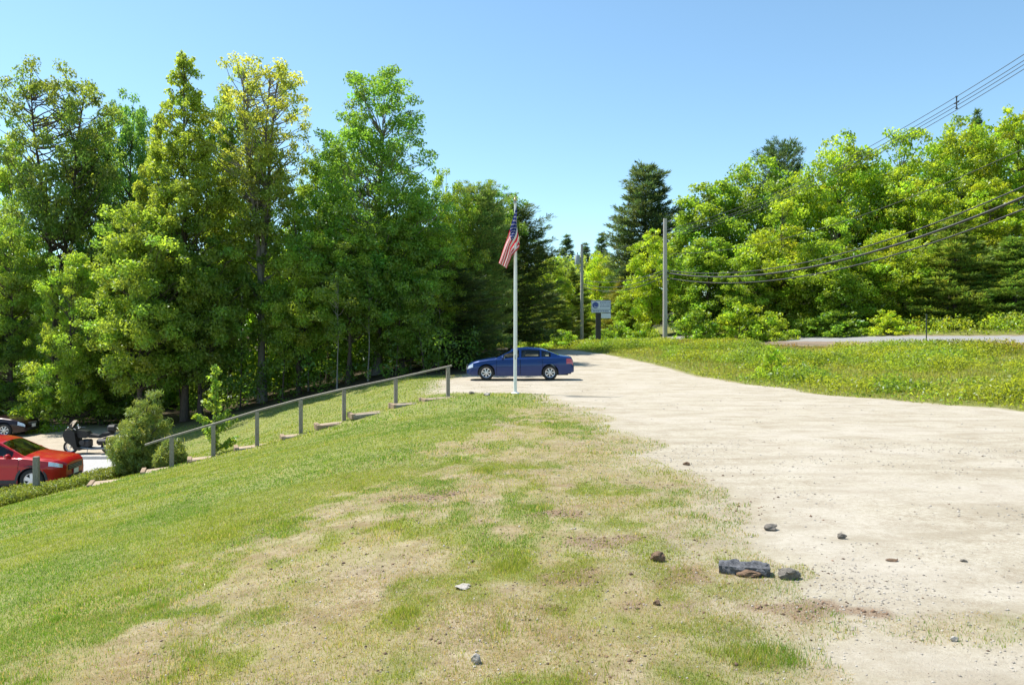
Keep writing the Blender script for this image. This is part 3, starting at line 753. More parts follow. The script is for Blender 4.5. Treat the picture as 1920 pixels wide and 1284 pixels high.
# roadside ferns beyond the road and weeds on the near bank
n = 5200
X = rng.uniform(4, 46, n); Yv = rng.uniform(36, 84, n); d = road_d(X, Yv)
keep = (d < -RW - .6) & (d > -RW - 11) & (Yv < 80); X, Yv, d = X[keep], Yv[keep], d[keep]; n = len(X)
hgt = .22 + 1.1 * sstep(RW + .5, RW + 4, -d) * fbm(X * .4, Yv * .4, 5, 3) * 1.5
Z = terrain(X, Yv) + hgt * .5
fern_tint = lambda cen, cb, r: cb * (1 + .55 * (fbm(cen[:, 0] * .3, cen[:, 1] * .3, 91, 3) - .45)[:, None] * np.array([1.6, 1.4, .5]))
mass('roadside_ferns', np.stack([X, Yv, Z], -1), hgt * .55 + .15, 26, .22, .42, (.095, .125, .018), 'leaf', 82, tint=fern_tint)
def bank_pts(n, y0=16, y1=76):
    X = rng.uniform(-2, 40, n); Yv = rng.uniform(y0, y1, n); d = road_d(X, Yv)
    g = X - lerp(Yv, GRAVEL_R) + (fbm(X * .8, Yv * .8, 93, 3) - .5) * .8
    keep = (g > .12) & (d > RW + 1.9 + 1.2 * fbm(X * .9, Yv * .9, 96, 3)) & (X < Yv * .72 + 2)
    return X[keep], Yv[keep], g[keep], d[keep]
X, Yv, g, d = bank_pts(30000); n = len(X)
patch = fbm(X * .28, Yv * .28, 95, 4)
hgt = (.08 + .62 * sstep(.3, 3, g) * sstep(.36, .66, patch) + .04) * (.12 + .88 * sstep(RW + 1.6, RW + 6, d))
Z = terrain(X, Yv) + hgt * .45
def bank_tint(cen, cb, r):
    a = fbm(cen[:, 0] * .35, cen[:, 1] * .35, 97, 4); b = fbm(cen[:, 0] * .22 + 40, cen[:, 1] * .5, 99, 3)
    yel = sstep(.42, .62, a)[:, None]; d_ = road_d(cen[:, 0], cen[:, 1])
    red = (sstep(RW + 6.5, RW + 3, d_) * sstep(.38, .55, b))[:, None]
    out = cb * (1 - yel) * (.55 + .9 * fbm(cen[:, 0] * .8, cen[:, 1] * .8, 98, 3))[:, None] + np.array([.10, .118, .018]) * yel * (.8 + .4 * r.random((len(cen), 1)))
    return out * (1 - red) + np.array([.11, .058, .024]) * red
mass('bank_weeds', np.stack([X, Yv, Z], -1), hgt * .75 + .06, 15, .105, .45, (.068, .102, .018), 'leaf', 83, tint=bank_tint)
# juniper bed along the foot of the lawn
n = 5200
Yv = rng.uniform(12, 27.3, n); ft = lerp(Yv, FOOT); X = ft + rng.uniform(-.55, 1.35, n) * np.interp(Yv, [12, 24, 27.3], [1.1, 1, .55])
hj = .16 + .22 * fbm(X * 1.6, Yv * 1.6, 103, 3)
mass('juniper_bed', np.stack([X, Yv, terrain(X, Yv) + hj * .55], -1), hj * .9, 34, .075, .3, (.072, .092, .018), 'needle', 84,
     tint=lambda c, cb, r: cb * (.75 + .8 * fbm(c[:, 0] * 1.1, c[:, 1] * 1.1, 105, 3))[:, None])

def blades(name, X, Y_, h, w, C, seed, lean=.45, kind='stuff'):
    r = np.random.default_rng(seed); n = len(X)
    a = r.random(n) * 2 * pi; ln = lean * h * (.3 + r.random(n)); b = r.random(n) * 2 * pi
    Z = terrain(X, Y_) - .006
    P = np.stack([X, Y_, Z], -1); S = np.stack([np.cos(a), np.sin(a), np.zeros(n)], -1) * (w / 2)[:, None]
    Tt = np.stack([np.cos(b) * ln, np.sin(b) * ln, h], -1)
    V = np.stack([P - S, P + S, P + Tt], 1).reshape(-1, 3)
    o = link_mesh(name, arrays_mesh(name, V, np.arange(3 * n).reshape(n, 3), np.repeat(C, 3, axis=0)), M['blade'])
    return tag(o, kind=kind)
def lawn_pts(n, y0, y1, r):
    Yv = np.sqrt(r.uniform(y0 ** 2, y1 ** 2, n)); X = r.uniform(-.76, .56, n) * Yv + r.uniform(-1.2, 1.2, n)
    f, t = slope_f(X, Yv)
    keep = (t < 1.0) & (gravel_w(X, Yv) < .75)
    return X[keep], Yv[keep]
r = np.random.default_rng(200)
GXs, GYs, Hs, Ws, Cs = [], [], [], [], []
for (n, y0, y1, hh, ww) in ((330000, 2.6, 6.5, .027, .0052), (300000, 6.5, 12, .028, .009), (190000, 12, 20, .032, .016), (90000, 20, 37, .055, .028)):
    X, Yv = lawn_pts(n, y0, y1, r)
    g = grass_w(X, Yv) * (1 - gravel_w(X, Yv))
    keep = r.random(len(X)) < np.clip(g * 1.1 + .34 + .5 * sstep(.4, .62, fbm(X * 1.5 + 5, Yv * 1.3, 117, 4)), 0, 1) * (.42 + .58 * sstep(.3, .9, g))
    X, Yv, g = X[keep], Yv[keep], g[keep]; n = len(X)
    tall = fbm(X * 1.7, Yv * 1.7, 111, 3)
    tuft = sstep(.60, .74, fbm(X * 2.3 + 11, Yv * 2.0, 113, 3))
    lush = sstep(-1, 1.2, lerp(Yv, LUSH) - X)
    h = hh * (.5 + .9 * r.random(n)) * (.7 + .5 * tall) * (1 + .9 * tuft * (1 - lush))
    yl = fbm(X * .8 + 3, Yv * .8, 115, 4)
    ca = np.array([.108, .190, .028]); cb_ = np.array([.190, .232, .042]); cd = np.array([.33, .27, .13])
    m1 = sstep(.36, .62, yl + .2 * (r.random(n) - .5))[:, None]
    C = ca * (1 - m1) + cb_ * m1
    dry = (r.random(n) < np.where(lush > .5, .07, .12 + .25 * (1 - g)))[:, None]
    C = np.where(dry, cd, C) * (.75 + .5 * r.random((n, 1)))
    GXs.append(X); GYs.append(Yv); Hs.append(h); Ws.append(ww * (.7 + .6 * r.random(n))); Cs.append(C)
blades('grass', np.concatenate(GXs), np.concatenate(GYs), np.concatenate(Hs), np.concatenate(Ws), np.concatenate(Cs), 201)
# dry thatch lying on the bare soil
GXs, GYs, Hs, Ws, Cs = [], [], [], [], []
for (n, y0, y1, hh, ww) in ((110000, 2.6, 6.5, .02, .005), (90000, 6.5, 13, .02, .009), (40000, 13, 24, .025, .016)):
    X, Yv = lawn_pts(n, y0, y1, r)
    keep = (lerp(Yv, LUSH) - X < .6) & (r.random(len(X)) < .25 + .75 * sstep(.35, .6, fbm(X * 1.3, Yv * 1.3, 121, 3)))
    X, Yv = X[keep], Yv[keep]; n = len(X)
    c1 = np.array([.36, .28, .15]); c2 = np.array([.20, .135, .07]); q = r.random((n, 1))
    GXs.append(X); GYs.append(Yv); Hs.append(hh * (.3 + r.random(n))); Ws.append(ww * (.6 + .8 * r.random(n))); Cs.append((c1 * q + c2 * (1 - q)) * (.8 + .4 * r.random((n, 1))))
blades('dry_grass', np.concatenate(GXs), np.concatenate(GYs), np.concatenate(Hs), np.concatenate(Ws), np.concatenate(Cs), 202, lean=2.6)
# tall grass on the bank
X, Yv, g, d = bank_pts(160000); n = len(X)
h = (.05 + .30 * sstep(.2, 2.5, g) * fbm(X * .5, Yv * .5, 131, 3)) * (.5 + .8 * r.random(n)) * (.25 + .75 * sstep(RW + 1.6, RW + 6, d))
yl = fbm(X * .4, Yv * .4, 133, 4)[:, None]
C = (np.array([.15, .18, .03]) * (1 - yl) + np.array([.30, .28, .08]) * yl) * (.7 + .6 * r.random((n, 1)))
br = (sstep(RW + 7, RW + 3, d) * .8 * r.random(n))[:, None]; C = C * (1 - br) + np.array([.24, .17, .10]) * br
blades('bank_grass', X, Yv, h, .018 + .012 * r.random(n) + Yv * .0003, C, 203)

# gravel stones
def stones(name, X, Y_, s, C, seed, mat):
    r = np.random.default_rng(seed); n = len(X)
    base = np.array([(1, 0, 0), (0, 1, 0), (-1, 0, 0), (0, -1, 0), (0, 0, .8), (0, 0, -.5)], float)
    V = base[None] * (s[:, None, None] * r.uniform(.6, 1.25, (n, 6, 1)))
    a = r.random(n) * 2 * pi; ca, sa = np.cos(a)[:, None], np.sin(a)[:, None]
    Vx = V[..., 0] * ca - V[..., 1] * sa; Vy = V[..., 0] * sa + V[..., 1] * ca
    V = np.stack([Vx + X[:, None], Vy + Y_[:, None], V[..., 2] + terrain(X, Y_)[:, None]], -1).reshape(-1, 3)
    f = np.array([(0, 1, 4), (1, 2, 4), (2, 3, 4), (3, 0, 4), (1, 0, 5), (2, 1, 5), (3, 2, 5), (0, 3, 5)])
    Fq = (np.arange(n)[:, None, None] * 6 + f[None]).reshape(-1, 3)
    o = link_mesh(name, arrays_mesh(name, V, Fq, np.repeat(C, 6, axis=0)), mat); return tag(o, kind='stuff')
m, nt, out = node_mat('pebble'); p = N(nt, 'ShaderNodeBsdfPrincipled', i_Roughness=.9)
a_ = N(nt, 'ShaderNodeAttribute', attribute_name='col'); nt.links.new(a_.outputs['Color'], p.inputs['Base Color']); nt.links.new(p.outputs[0], out.inputs[0]); M['pebble'] = m
PX, PY, PS = [], [], []
for n, y0, y1, s0 in ((38000, 2.6, 7, .0062), (18000, 7, 14, .0085), (6000, 14, 32, .013)):
    Yv = np.sqrt(r.uniform(y0 ** 2, y1 ** 2, n)); X = r.uniform(-.5, .75, n) * Yv
    gw = gravel_w(X, Yv)
    cl = sstep(.45, .7, fbm(X * .8, Yv * 1.2, 141, 4))
    keep = (X < lerp(Yv, GRAVEL_R)) & (r.random(n) < (gw * (.12 + .8 * cl) + (1 - gw) * .25)) & (lerp(Yv, LUSH) - X < .5)
    X, Yv = X[keep], Yv[keep]; PX.append(X); PY.append(Yv); PS.append(s0 * (.5 + 2.0 * r.random(len(X)) ** 3.5))
PX, PY, PS = map(np.concatenate, (PX, PY, PS)); n = len(PX)
q = r.random((n, 1)); C = np.array([.30, .26, .21]) * q + np.array([.62, .56, .48]) * (1 - q)
dk_ = (r.random((n, 1)) < .35 * (1 - gravel_w(PX, PY))[:, None] + .03)
C = np.where(dk_, np.array([.13, .085, .055]) * (.6 + .8 * r.random((n, 1))), C * .72)
stones('pebbles', PX, PY, PS, C, 204, M['pebble'])

def rock(name, px, py, w, h, mat, label, cat='stone', seed=0, group=None, dep=None):
    """irregular lump whose foot is at photo pixel px, py"""
    Y = CH * F / (py - HY)
    for _ in range(6): Y = (CH - tz((px - HX) / F * Y, Y)) * F / (py - HY)
    X = (px - HX) / F * Y; wm = w * .78 / F * Y / 2; hm = h * .8 / F * Y
    r = np.random.default_rng(seed + int(px)); n, mm = 14, 9; V = []
    ph = r.random(6) * 6
    for j in range(mm + 1):
        t = pi * j / mm
        for i in range(n):
            a = 2 * pi * i / n
            k = 1 + .18 * sin(2 * a + ph[0] + t * 2) + .13 * sin(3 * a + ph[1] - t * 3) + .08 * r.normal()
            V.append((wm * sin(t) * cos(a) * k, (dep or wm * .75) * sin(t) * sin(a) * k, hm * (.5 - .58 * cos(t) * (1 + .1 * sin(a + ph[2])))))
    b = MB().add(V, [(j * n + i, j * n + (i + 1) % n, (j + 1) * n + (i + 1) % n, (j + 1) * n + i) for j in range(mm) for i in range(n)])
    o = b.build(name, mat, loc=(X, Y + wm * .4, tz(X, Y + wm * .4) - hm * .12)); o.rotation_euler = (0, 0, 0)
    return tag(o, label, cat, group)
SGp = 'loose stones and clods on the gravel'
rock('soil_clod', 1234, 1052, 36, 22, M['clod'], 'dark brown crumbly clod of soil left of the grey log', 'clod', 1, SGp)
rock('stone', 1482, 1086, 48, 26, M['dark_stone'], 'rough dark stone lump right of the grey log', 'stone', 2, SGp)
rock('stone', 1408, 1082, 52, 16, M['clod'], 'flat brown lump of earth right below the grey log', 'clod', 3, SGp)
rock('stone', 1446, 994, 34, 14, M['dark_stone'], 'dark flat stone on the gravel above the grey log', 'stone', 4, SGp)
rock('stone', 1580, 1010, 20, 13, M['dark_stone'], 'small pointed grey stone right of the dark flat one', 'stone', 5, SGp)
rock('soil_clod', 1288, 872, 16, 8, M['clod'], 'small dark clod at the grass edge of the upper gravel', 'clod', 6, SGp)
rock('stone', 1791, 1202, 18, 12, M['stone'], 'grey stone at the lower right beside the thin grass', 'stone', 7, SGp)
rock('stone', 1808, 1053, 14, 6, M['dark_stone'], 'tiny dark stone alone on the right gravel', 'stone', 8, SGp)
rock('stone', 868, 1104, 40, 9, M['stone'], 'pale flat stone half sunk in the patchy lawn', 'stone', 9, SGp)
rock('stone', 893, 1244, 24, 24, M['stone'], 'round greyish stone near the bottom edge of the lawn', 'stone', 10, SGp)
rock('soil_clod', 1232, 1134, 18, 12, M['clod'], 'small clod below the large dark brown one', 'clod', 11, SGp)
rock('stone', 1675, 1052, 26, 5, M['clod'], 'thin reddish brown flake on the gravel right of the log', 'stone', 12, SGp)
rock('stone', 913, 742, 16, 8, M['stone'], 'pale stone at the head of the timber steps', 'stone', 13, SGp)
rock('stone', 884, 739, 13, 7, M['dark_stone'], 'darker stone beside the handrail head, near the sedan', 'stone', 14, SGp)

# crumbs of dark soil on the scraped patches
n = 26000; X = r.uniform(-5, 3.4, n); Yv = r.uniform(2.8, 11, n); k_ = np.maximum(mulch_w(X, Yv), .22 * sstep(.48, .7, fbm(X * 1.9, Yv * 1.9, 147, 4)) * (lerp(Yv, LUSH) < X)) > r.random(n) * 1.1 + .03; X, Yv = X[k_], Yv[k_]; n = len(X)
stones('soil_crumbs', X, Yv, .006 + .018 * r.random(n) ** 3, np.array([.20, .125, .078]) * (.45 + .9 * r.random((n, 1))), 206, M['pebble'])
# log
Y = 6.15; X = (1395 - HX) / F * Y
lg = thing('log', 'short dark grey log with cracked bark lying on the gravel', 'log', (X, Y, tz(X, Y) + .025), radians(-14))
nn, kk = 22, 20; V = []; rr = np.random.default_rng(5)
groove = rr.random(nn)
for j in range(kk):
    for i in range(nn):
        a = 2 * pi * i / nn
        q = .074 * (1 + .16 * (groove[i] - .5) + .10 * sin(j * .9 + i * 1.7) * (i % 2) + .05 * rr.normal()); q *= (1 - .16 * (abs(j - 9.5) / 9.5) ** 3) * (1 + .06 * sin(j * .4 + 1.1 * sin(a)) + .07 * sin(3 * a + j * .7))
        V.append(((j / (kk - 1) - .5) * .40 + .010 * rr.normal() * (0 < j < kk - 1), q * cos(a) * 1.1, q * sin(a)))
b = MB().add(V, [(j * nn + i, (j + 1) * nn + i, (j + 1) * nn + (i + 1) % nn, j * nn + (i + 1) % nn) for j in range(kk - 1) for i in range(nn)])
b.build('bark', solid('charred_bark', (.14, .14, .15), .9, .6, 30, 1.0), lg)
for sx in (-.198, .198):
    e = MB(); c0 = (sx, 0, 0); ring = [(sx * .985, .066 * cos(2 * pi * i / 16), .06 * sin(2 * pi * i / 16)) for i in range(16)]
    b0 = len(e.v); e.v += [c0] + ring; e.f += [(b0, b0 + 1 + i, b0 + 1 + (i + 1) % 16) for i in range(16)]
    e.build('cut_end', M['tan_wood'], lg)

# ------------------------------------------------------------------ flagpole and flag
fy = 25.3; fx = (966 - HX) / F * fy; fz = tz(fx, fy)
ftop = CH - (374 - HY) / F * fy
fp = thing('flagpole', 'tall white flagpole at the grassy tip of the gravel lot', 'flagpole', (fx, fy, fz))
H_ = ftop - fz
MB().tube([(0, 0, -.1), (0, 0, H_ * .5), (0, 0, H_ - .12)], [.060, .053, .034], 14).build('pole', M['white_paint'], fp, True)
MB().lathe([(.0, .005), (.15, .005), (.15, .03), (.09, .055), (.062, .06)], n=18).build('base_flange', M['white_paint'], fp, True)
MB().tube([(0, 0, H_ - .13), (0, 0, H_ - .07)], .05, 12).build('truck', M['steel'], fp, True)
MB().ball((0, 0, H_ - .01), .062).tube([(0, 0, H_ + .04), (.01, 0, H_ + .12)], [.02, .035], 6).add([(0, 0, H_ + .08), (.09, 0, H_ + .20), (.03, .02, H_ + .12), (-.09, 0, H_ + .19), (-.03, .02, H_ + .12)], [(0, 1, 2), (0, 4, 3)]).build('finial', solid('gilt', (.45, .36, .2), .4, .1, 8, 0, .6), fp, True)
MB().tube([(.065, -.03, 1.2), (.06, -.03, H_ * .6), (.045, -.03, H_ - .12)], .006, 5).build('halyard', M['white_paint'], fp)
MB().box((.0, -.075, 1.25), (.03, .04, .16), bev=.008).build('cleat', M['steel'], fp)
# flag: hoist along the pole, the fly hanging limp down and to the left
fl0 = CH - (388 - HY) / F * fy
nu, nv = 104, 104
U, Vv = np.meshgrid(np.linspace(0, 1, nu + 1), np.linspace(0, 1, nv + 1))
hoist = 1.26
fold = np.sin(Vv * 9.0 + U * 2.2) * (.5 + .5 * U)
xx = -.03 * 0 - U ** 1.05 * .62 * (1 - .5 * Vv) + .17 * np.sin(pi * np.clip(U * 1.7 + .1, 0, 1)) * sstep(.25, .9, Vv) * (1 - U * .6) + .02 * fold
zz = -hoist * Vv * (1 - .50 * U ** .8) - U * (1.88 - .38 * Vv)
zz = zz + .02 * np.sin(U * 11 + Vv * 4)
yy = -.09 + .13 * fold * (.25 + U) - .05 * np.sin(U * 7 + Vv * 11)
FV = np.stack([xx, yy, zz], -1).reshape(-1, 3)
ii = np.arange((nu + 1) * (nv + 1)).reshape(nv + 1, nu + 1)
FQ = np.stack([ii[:-1, :-1], ii[1:, :-1], ii[1:, 1:], ii[:-1, 1:]], -1).reshape(-1, 4)
me = arrays_mesh('flag', FV, FQ, smooth=True)
uc = (np.arange(nu) + .5) / nu; vc = (np.arange(nv) + .5) / nv
UC, VC = np.meshgrid(uc, vc)
stripe = np.floor(VC * 13).astype(int) % 2
mi = np.where(stripe == 0, 0, 1)
cant = (UC < .4) & (VC < 7 / 13)
cu = UC / .4 * 12; cv = VC / (7 / 13) * 10
star = (np.abs(cu - np.round(cu)) < .22) & (np.abs(cv - np.round(cv)) < .24) & ((np.round(cu) + np.round(cv)) % 2 == 0) & (np.round(cu) > 0) & (np.round(cu) < 12) & (np.round(cv) > 0) & (np.round(cv) < 10)
mi = np.where(cant, np.where(star, 1, 2), mi)
me.polygons.foreach_set('material_index', mi.ravel().astype(np.int32))
def cloth(name, c):
    m, nt, out = node_mat(name)
    d = N(nt, 'ShaderNodeBsdfDiffuse'); t = N(nt, 'ShaderNodeBsdfTranslucent'); nz = noise(nt, 12, 3)
    cc = mixc(nt, ramp(nt, nz, [(.3, 0.0), (.7, 1.0)]), tuple(v * .9 for v in c), c)
    nt.links.new(cc, d.inputs[0]); nt.links.new(cc, t.inputs[0])
    mx = N(nt, 'ShaderNodeMixShader', i_0=.35); nt.links.new(d.outputs[0], mx.inputs[1]); nt.links.new(t.outputs[0], mx.inputs[2]); nt.links.new(mx.outputs[0], out.inputs[0]); return m
fl = link_mesh('flag', me, [cloth('flag_red', (.58, .03, .055)), cloth('flag_white', (.75, .73, .70)), cloth('flag_blue', (.02, .035, .16))], None, (fx + .045, fy, fl0))
tag(fl, 'limp red, white and blue striped flag with stars hanging on the white pole', 'flag')

# ------------------------------------------------------------------ stairs and handrail
posts = [(840, 738, 25.1), (742, 758, 24.4), (645, 781, 23.7), (564, 806, 22.9), (482, 828, 22.3), (400, 852, 21.8), (322, 872, 21.4)]
hr = thing('handrail', 'weathered wooden handrail on square posts running down beside the steps', 'railing')
PT = []
for px, py, Y in posts:
    x = (px - HX) / F * Y; z = tz(x, Y); PT.append((x, Y, z))
    MB().box((x, Y, z + .37), (.115, .115, 1.0), bev=.008, rz=.35).build('post', M['grey_wood'], hr)
tops = [(840, 687), (742, 709), (645, 729), (564, 748), (482, 770), (400, 795), (322, 818)]
RP = [at(a, b, p[1]) for (a, b), p in zip(tops, PT)]
d0 = np.array(RP[0]) - np.array(RP[1]); RP = [tuple(np.array(RP[0]) + d0 * .07)] + RP + [at(272, 834, 21.15)]
# re-cut the posts to end just below the rail
for ch, (x, Y, z), tp in zip([c for c in hr.children if c.name.startswith('post')], PT, RP[1:-1]):
    h = tp[2] - z
    for v in ch.data.vertices:
        if v.co.z > z + .3: v.co.z += (z + h - .03) - (z + .87)
rail = MB()
for a, b in zip(RP[:-1], RP[1:]):
    a = np.array(a); b = np.array(b); L = np.linalg.norm(b - a); c = (a + b) / 2
    rail.box(c, (L + .01, .10, .055), rz=atan2(b[1] - a[1], b[0] - a[0]), ry=-math.asin((b[2] - a[2]) / L), bev=.008)
rail.build('rail', M['grey_wood'], hr)
st = thing('timber_steps', 'flight of timber-edged earth steps running down the lawn below the handrail', 'steps')
p0 = np.array([-1.95, 24.75]); p1 = np.array([-11.6, 20.75])
dr = (p1 - p0) / np.linalg.norm(p1 - p0); pn = np.array([-dr[1], dr[0]]); 
if pn[1] > 0: pn = -pn
ang = atan2(dr[1], dr[0]); Ltot = np.linalg.norm(p1 - p0)
k = 0; s = 0.0
rs = random.Random(4)
while s < Ltot - .5:
    L = rs.uniform(.95, 1.35); a = p0 + dr * s; b = p0 + dr * (s + L); c = (a + b) / 2 + pn * .10
    za = tz(a[0], a[1]); zb = tz(b[0], b[1]); z = max(za, zb) * .55 + min(za, zb) * .45 + (.01 if k < 4 else -.045)
    stp = MB().box((c[0], c[1], z), (L + .05, .62, .05), rz=ang, bev=.006, ry=radians(rs.uniform(2, 5))).build('tread', solid('packed_earth', (.36, .28, .19), .95, .2, 6, .5) if k == 0 else bpy.data.materials['packed_earth'], st)
    e = b + pn * .10
    MB().box((e[0], e[1], z - .05), (.12, .78, .17), rz=ang, bev=.012).build('riser', M['tan_wood'], st)
    f = c + pn * .36
    MB().box((f[0], f[1], z - .025), (L, .09, .13), rz=ang, bev=.012, ry=radians(rs.uniform(1, 4))).build('side_timber', M['grey_wood'] if k % 3 else M['tan_wood'], st)
    s += L; k += 1
# short post in the juniper by the red car
bx, by = (68 - HX) / F * 21.3, 21.3
bz = tz(bx, by)
o = MB().box((0, 0, .46), (.15, .13, 1.1), bev=.012, rz=.2).build('bollard', M['grey_wood'], None, loc=(bx, by, CH - (922 - HY) / F * by + .0))
tag(o, 'short weathered square post standing in the juniper before the red car', 'post')

# near shrubs
def near_plant(name, px, base_py, top, w, Y, label, cat, kind):
    X = (px - HX) / F * Y; z0 = tz(X, Y) - .03
    H = CH - (top - HY) / F * Y - z0; R = w / F * Y / 2
    o = thing(name, label, cat, (X, Y, z0)); rg = np.random.default_rng(int(px)); tubes = []; cen = []; rad = []
    if kind == 'pine':
        lead = [(0, 0, .78), (.35, .1, 1.0), (-.35, .2, .62), (.75, -.1, .62), (-.7, 0, .42), (.15, -.5, .55), (.95, .15, .34), (-.2, -.6, .4)]
        for lx, ly, lh in lead:
            tp = np.array([lx * R * .8, ly * R, lh * H]); tubes.append(limb(rg, (0, 0, 0), tp, .035, .012, -.05))
            for q in np.linspace(.12, 1, 9):
                c = tp * q; c[2] = tp[2] * q
                for j in range(4):
                    a = rg.random() * 6.28; l = (.42 * R) * (1.1 - q * .75) + .12
                    for e in (.45, .8, 1.05):
                        cen.append(c + np.array([cos(a) * l * e, sin(a) * l * e, .22 * l * e + .05])); rad.append(.15)
        cen = np.array(cen); rad = np.array(rad) * (.8 + .4 * rg.random(len(cen)))
        V, Fq, C = clump_leaves(rg, cen, rad, 26, .17, .13, (.095, .125, .042), flat=1.0, up=.1, outward=.2)
        mat = M['needle']
    else:
        for i in range(15):
            h = (i + 1) / 15; a = i * 2.4; l = R * (1.05 - h) * (1.1 if h > .12 else .8) * (1.0 if h < .55 else .28 / max(1.05 - h, .1) * .5)
            p0_ = np.array([.03 * sin(h * 5), .0, h * H * .96]); 
            tp = p0_ + np.array([cos(a) * l, sin(a) * l, l * .55]); tubes.append(limb(rg, p0_, tp, .012, .004, .05, 5))
            for e in np.linspace(.2, 1.05, max(2, int(l / .07))): cen.append(p0_ + (tp - p0_) * e); rad.append(.13)
            cen.append(p0_); rad.append(.12)
        tubes.append(tube_arrays(np.array([(0, 0, 0), (.03, 0, H * .5), (0, 0, H * .97)]), np.array([.03, .018, .005]), 6))
        cen = np.array(cen); rad = np.array(rad)
        V, Fq, C = clump_leaves(rg, cen, rad, 15, .12, .62, (.082, .118, .028), flat=.9)
        mat = M['leaf']
    t = link_mesh('stem', tubes_mesh(name + '_stem', tubes), M['bark'], o)
    link_mesh('foliage', arrays_mesh(name + '_foliage', V, Fq, C), mat, o)
    return o
near_plant('pine_shrub', 258, 868, 745, 135, 23.6, 'bushy light green young pine beside the lower parking lot', 'shrub', 'pine')
near_plant('sapling', 404, 830, 684, 90, 23.3, 'slim bright green sapling rising behind the handrail', 'sapling', 'sap')
near_plant('pine_shrub', 318, 866, 834, 46, 22.4, 'small low pine shrub at the foot of the handrail', 'shrub', 'pine')

# ------------------------------------------------------------------ poles, cables, sign
def pole(px, base_py, top_py, Y, r0, label, group):
    X = (px - HX) / F * Y; z = tz(X, Y); top = CH - (top_py - HY) / F * Y
    o = thing('utility_pole', label, 'utility pole', (X, Y, z), 0, group)
    h = top - z
    MB().tube([(0, 0, -.2), (.0, 0, h * .5), (.0, 0, h)], [r0, r0 * .88, r0 * .72], 12).build('shaft', M['pole_wood'], o, True)
    return o, X, z, h
pa, pax, paz, pah = pole(1247, 641, 410, 60, .20, 'nearer bare wooden utility pole right of the drive, without transformer', 'utility poles along the road')
for hh in (pah - .25, pah - .9): MB().tube([(.15, 0, hh), (.5, 0, hh + .05)], .03, 6).lathe([(.0, hh - .02), (.06, hh), (.07, hh + .08), (.03, hh + .16), (.0, hh + .17)], (.5, 0, 0), n=10).build('insulator', M['steel'], pa, True)
for hh in (5.9, 5.5, 5.1, 3.4, 2.1): MB().box((.2, -.05, hh), (.16, .1, .09), bev=.01).build('bracket', M['steel'], pa)
pb, pbx, pbz, pbh = pole(1091, 645, 458, 75, .19, 'farther utility pole with a grey transformer can left of the sign', 'utility poles along the road')
th = CH - (487 - HY) / F * 75 - pbz
MB().lathe([(.0, th - .48), (.24, th - .47), (.26, th - .4), (.26, th + .38), (.22, th + .46), (.0, th + .48)], (-.45, -.1, 0), n=18).build('transformer', solid('grey_enamel', (.42, .44, .45), .5), pb, True)
MB().lathe([(.0, th + .45), (.05, th + .47), (.06, th + .7), (.0, th + .72)], (-.45, -.1, 0), n=8).build('bushing', M['steel'], pb, True)
for q in (.2, -.2): MB().box((-.2, -.05, th + q), (.35, .08, .06)).build('bracket', M['steel'], pb)
def cable(name, A, B, sag, rad, mat, label, group):
    t = np.linspace(0, 1, 60)[:, None]; A = np.array(A); B = np.array(B)
    P = A + (B - A) * t; P[:, 2] -= (4 * sag * t * (1 - t))[:, 0]
    o = MB().tube(P, rad, 6).build(name, mat, None, True)
    return tag(o, label, 'cable', group), P
PAx = pax + .25
for dz, dy, lab in ((0.0, 0, 'topmost wire of the power line over the hillside trees'), (-.26, .12, 'second wire from the top of the power line bundle'), (-.42, -.12, 'third wire from the top of the power line bundle'), (-.62, 0, 'lowest wire of the power line bundle')):
    o, PP = cable('power_cable', (PAx, 60 + dy, 10.6 + dz), (30, 15 + dy, 22.35 + dz * 1.1), 3.14, .015, M['cable'], lab, 'power line wires')
    if dz == -.26: mid = PP
t_ = .53
c = np.array([mid[int(59 * t_)][0], mid[int(59 * t_)][1], mid[int(59 * t_)][2]])
o = MB().box((0, 0, -.02), (.06, .34, .05)).box((0, 0, -.03), (.04, .04, .60)).box((0, .0, .27), (.08, .10, .05)).box((0, 0, -.31), (.08, .10, .05)).build('cable_spacer', M['black_plastic'], None, loc=c)
tag(o, 'small dark spacer clamped upright on the power line bundle', 'spacer')
cable('neutral_cable', (PAx, 60, 8.6), (30, 15, 17.2), 3.49, .016, M['cable'], 'single thin wire between the power line and the thick cables', None)
for za, zb, rad, sg, lab in ((7.25, 16.6, .034, 4.3, 'upper of the three sagging telephone cables'), (7.05, 15.95, .060, 4.31, 'thickest middle telephone cable sagging to the bare pole'), (6.65, 15.3, .036, 4.3, 'lowest of the three sagging telephone cables')):
    cable('telephone_cable', (PAx - .02, 60, za), (30, 15, zb), sg, rad, M['cable'], lab, 'telephone cables')
for k, (za, zb, sg) in enumerate(((7.25, 7.6, .5), (7.05, 7.25, .7), (6.75, 6.95, .75))):
    cable('telephone_cable', (pax - .1, 60.1, za), (pbx + .1, 74.9, zb), sg, .03, M['cable'], ['upper', 'middle', 'lowest'][k] + ' cable of the short span between the two utility poles', 'telephone cables')
for k, (za, zb) in enumerate(((10.6, 10.6), (10.0, 10.0))):
    cable('power_cable', (pax, 60.1, za), (pbx, 74.9, min(zb, pbz + pbh - .2 - .3 * k)), .7, .014, M['cable'], ['upper', 'lower'][k] + ' thin wire joining the tops of the two utility poles', 'power line wires')

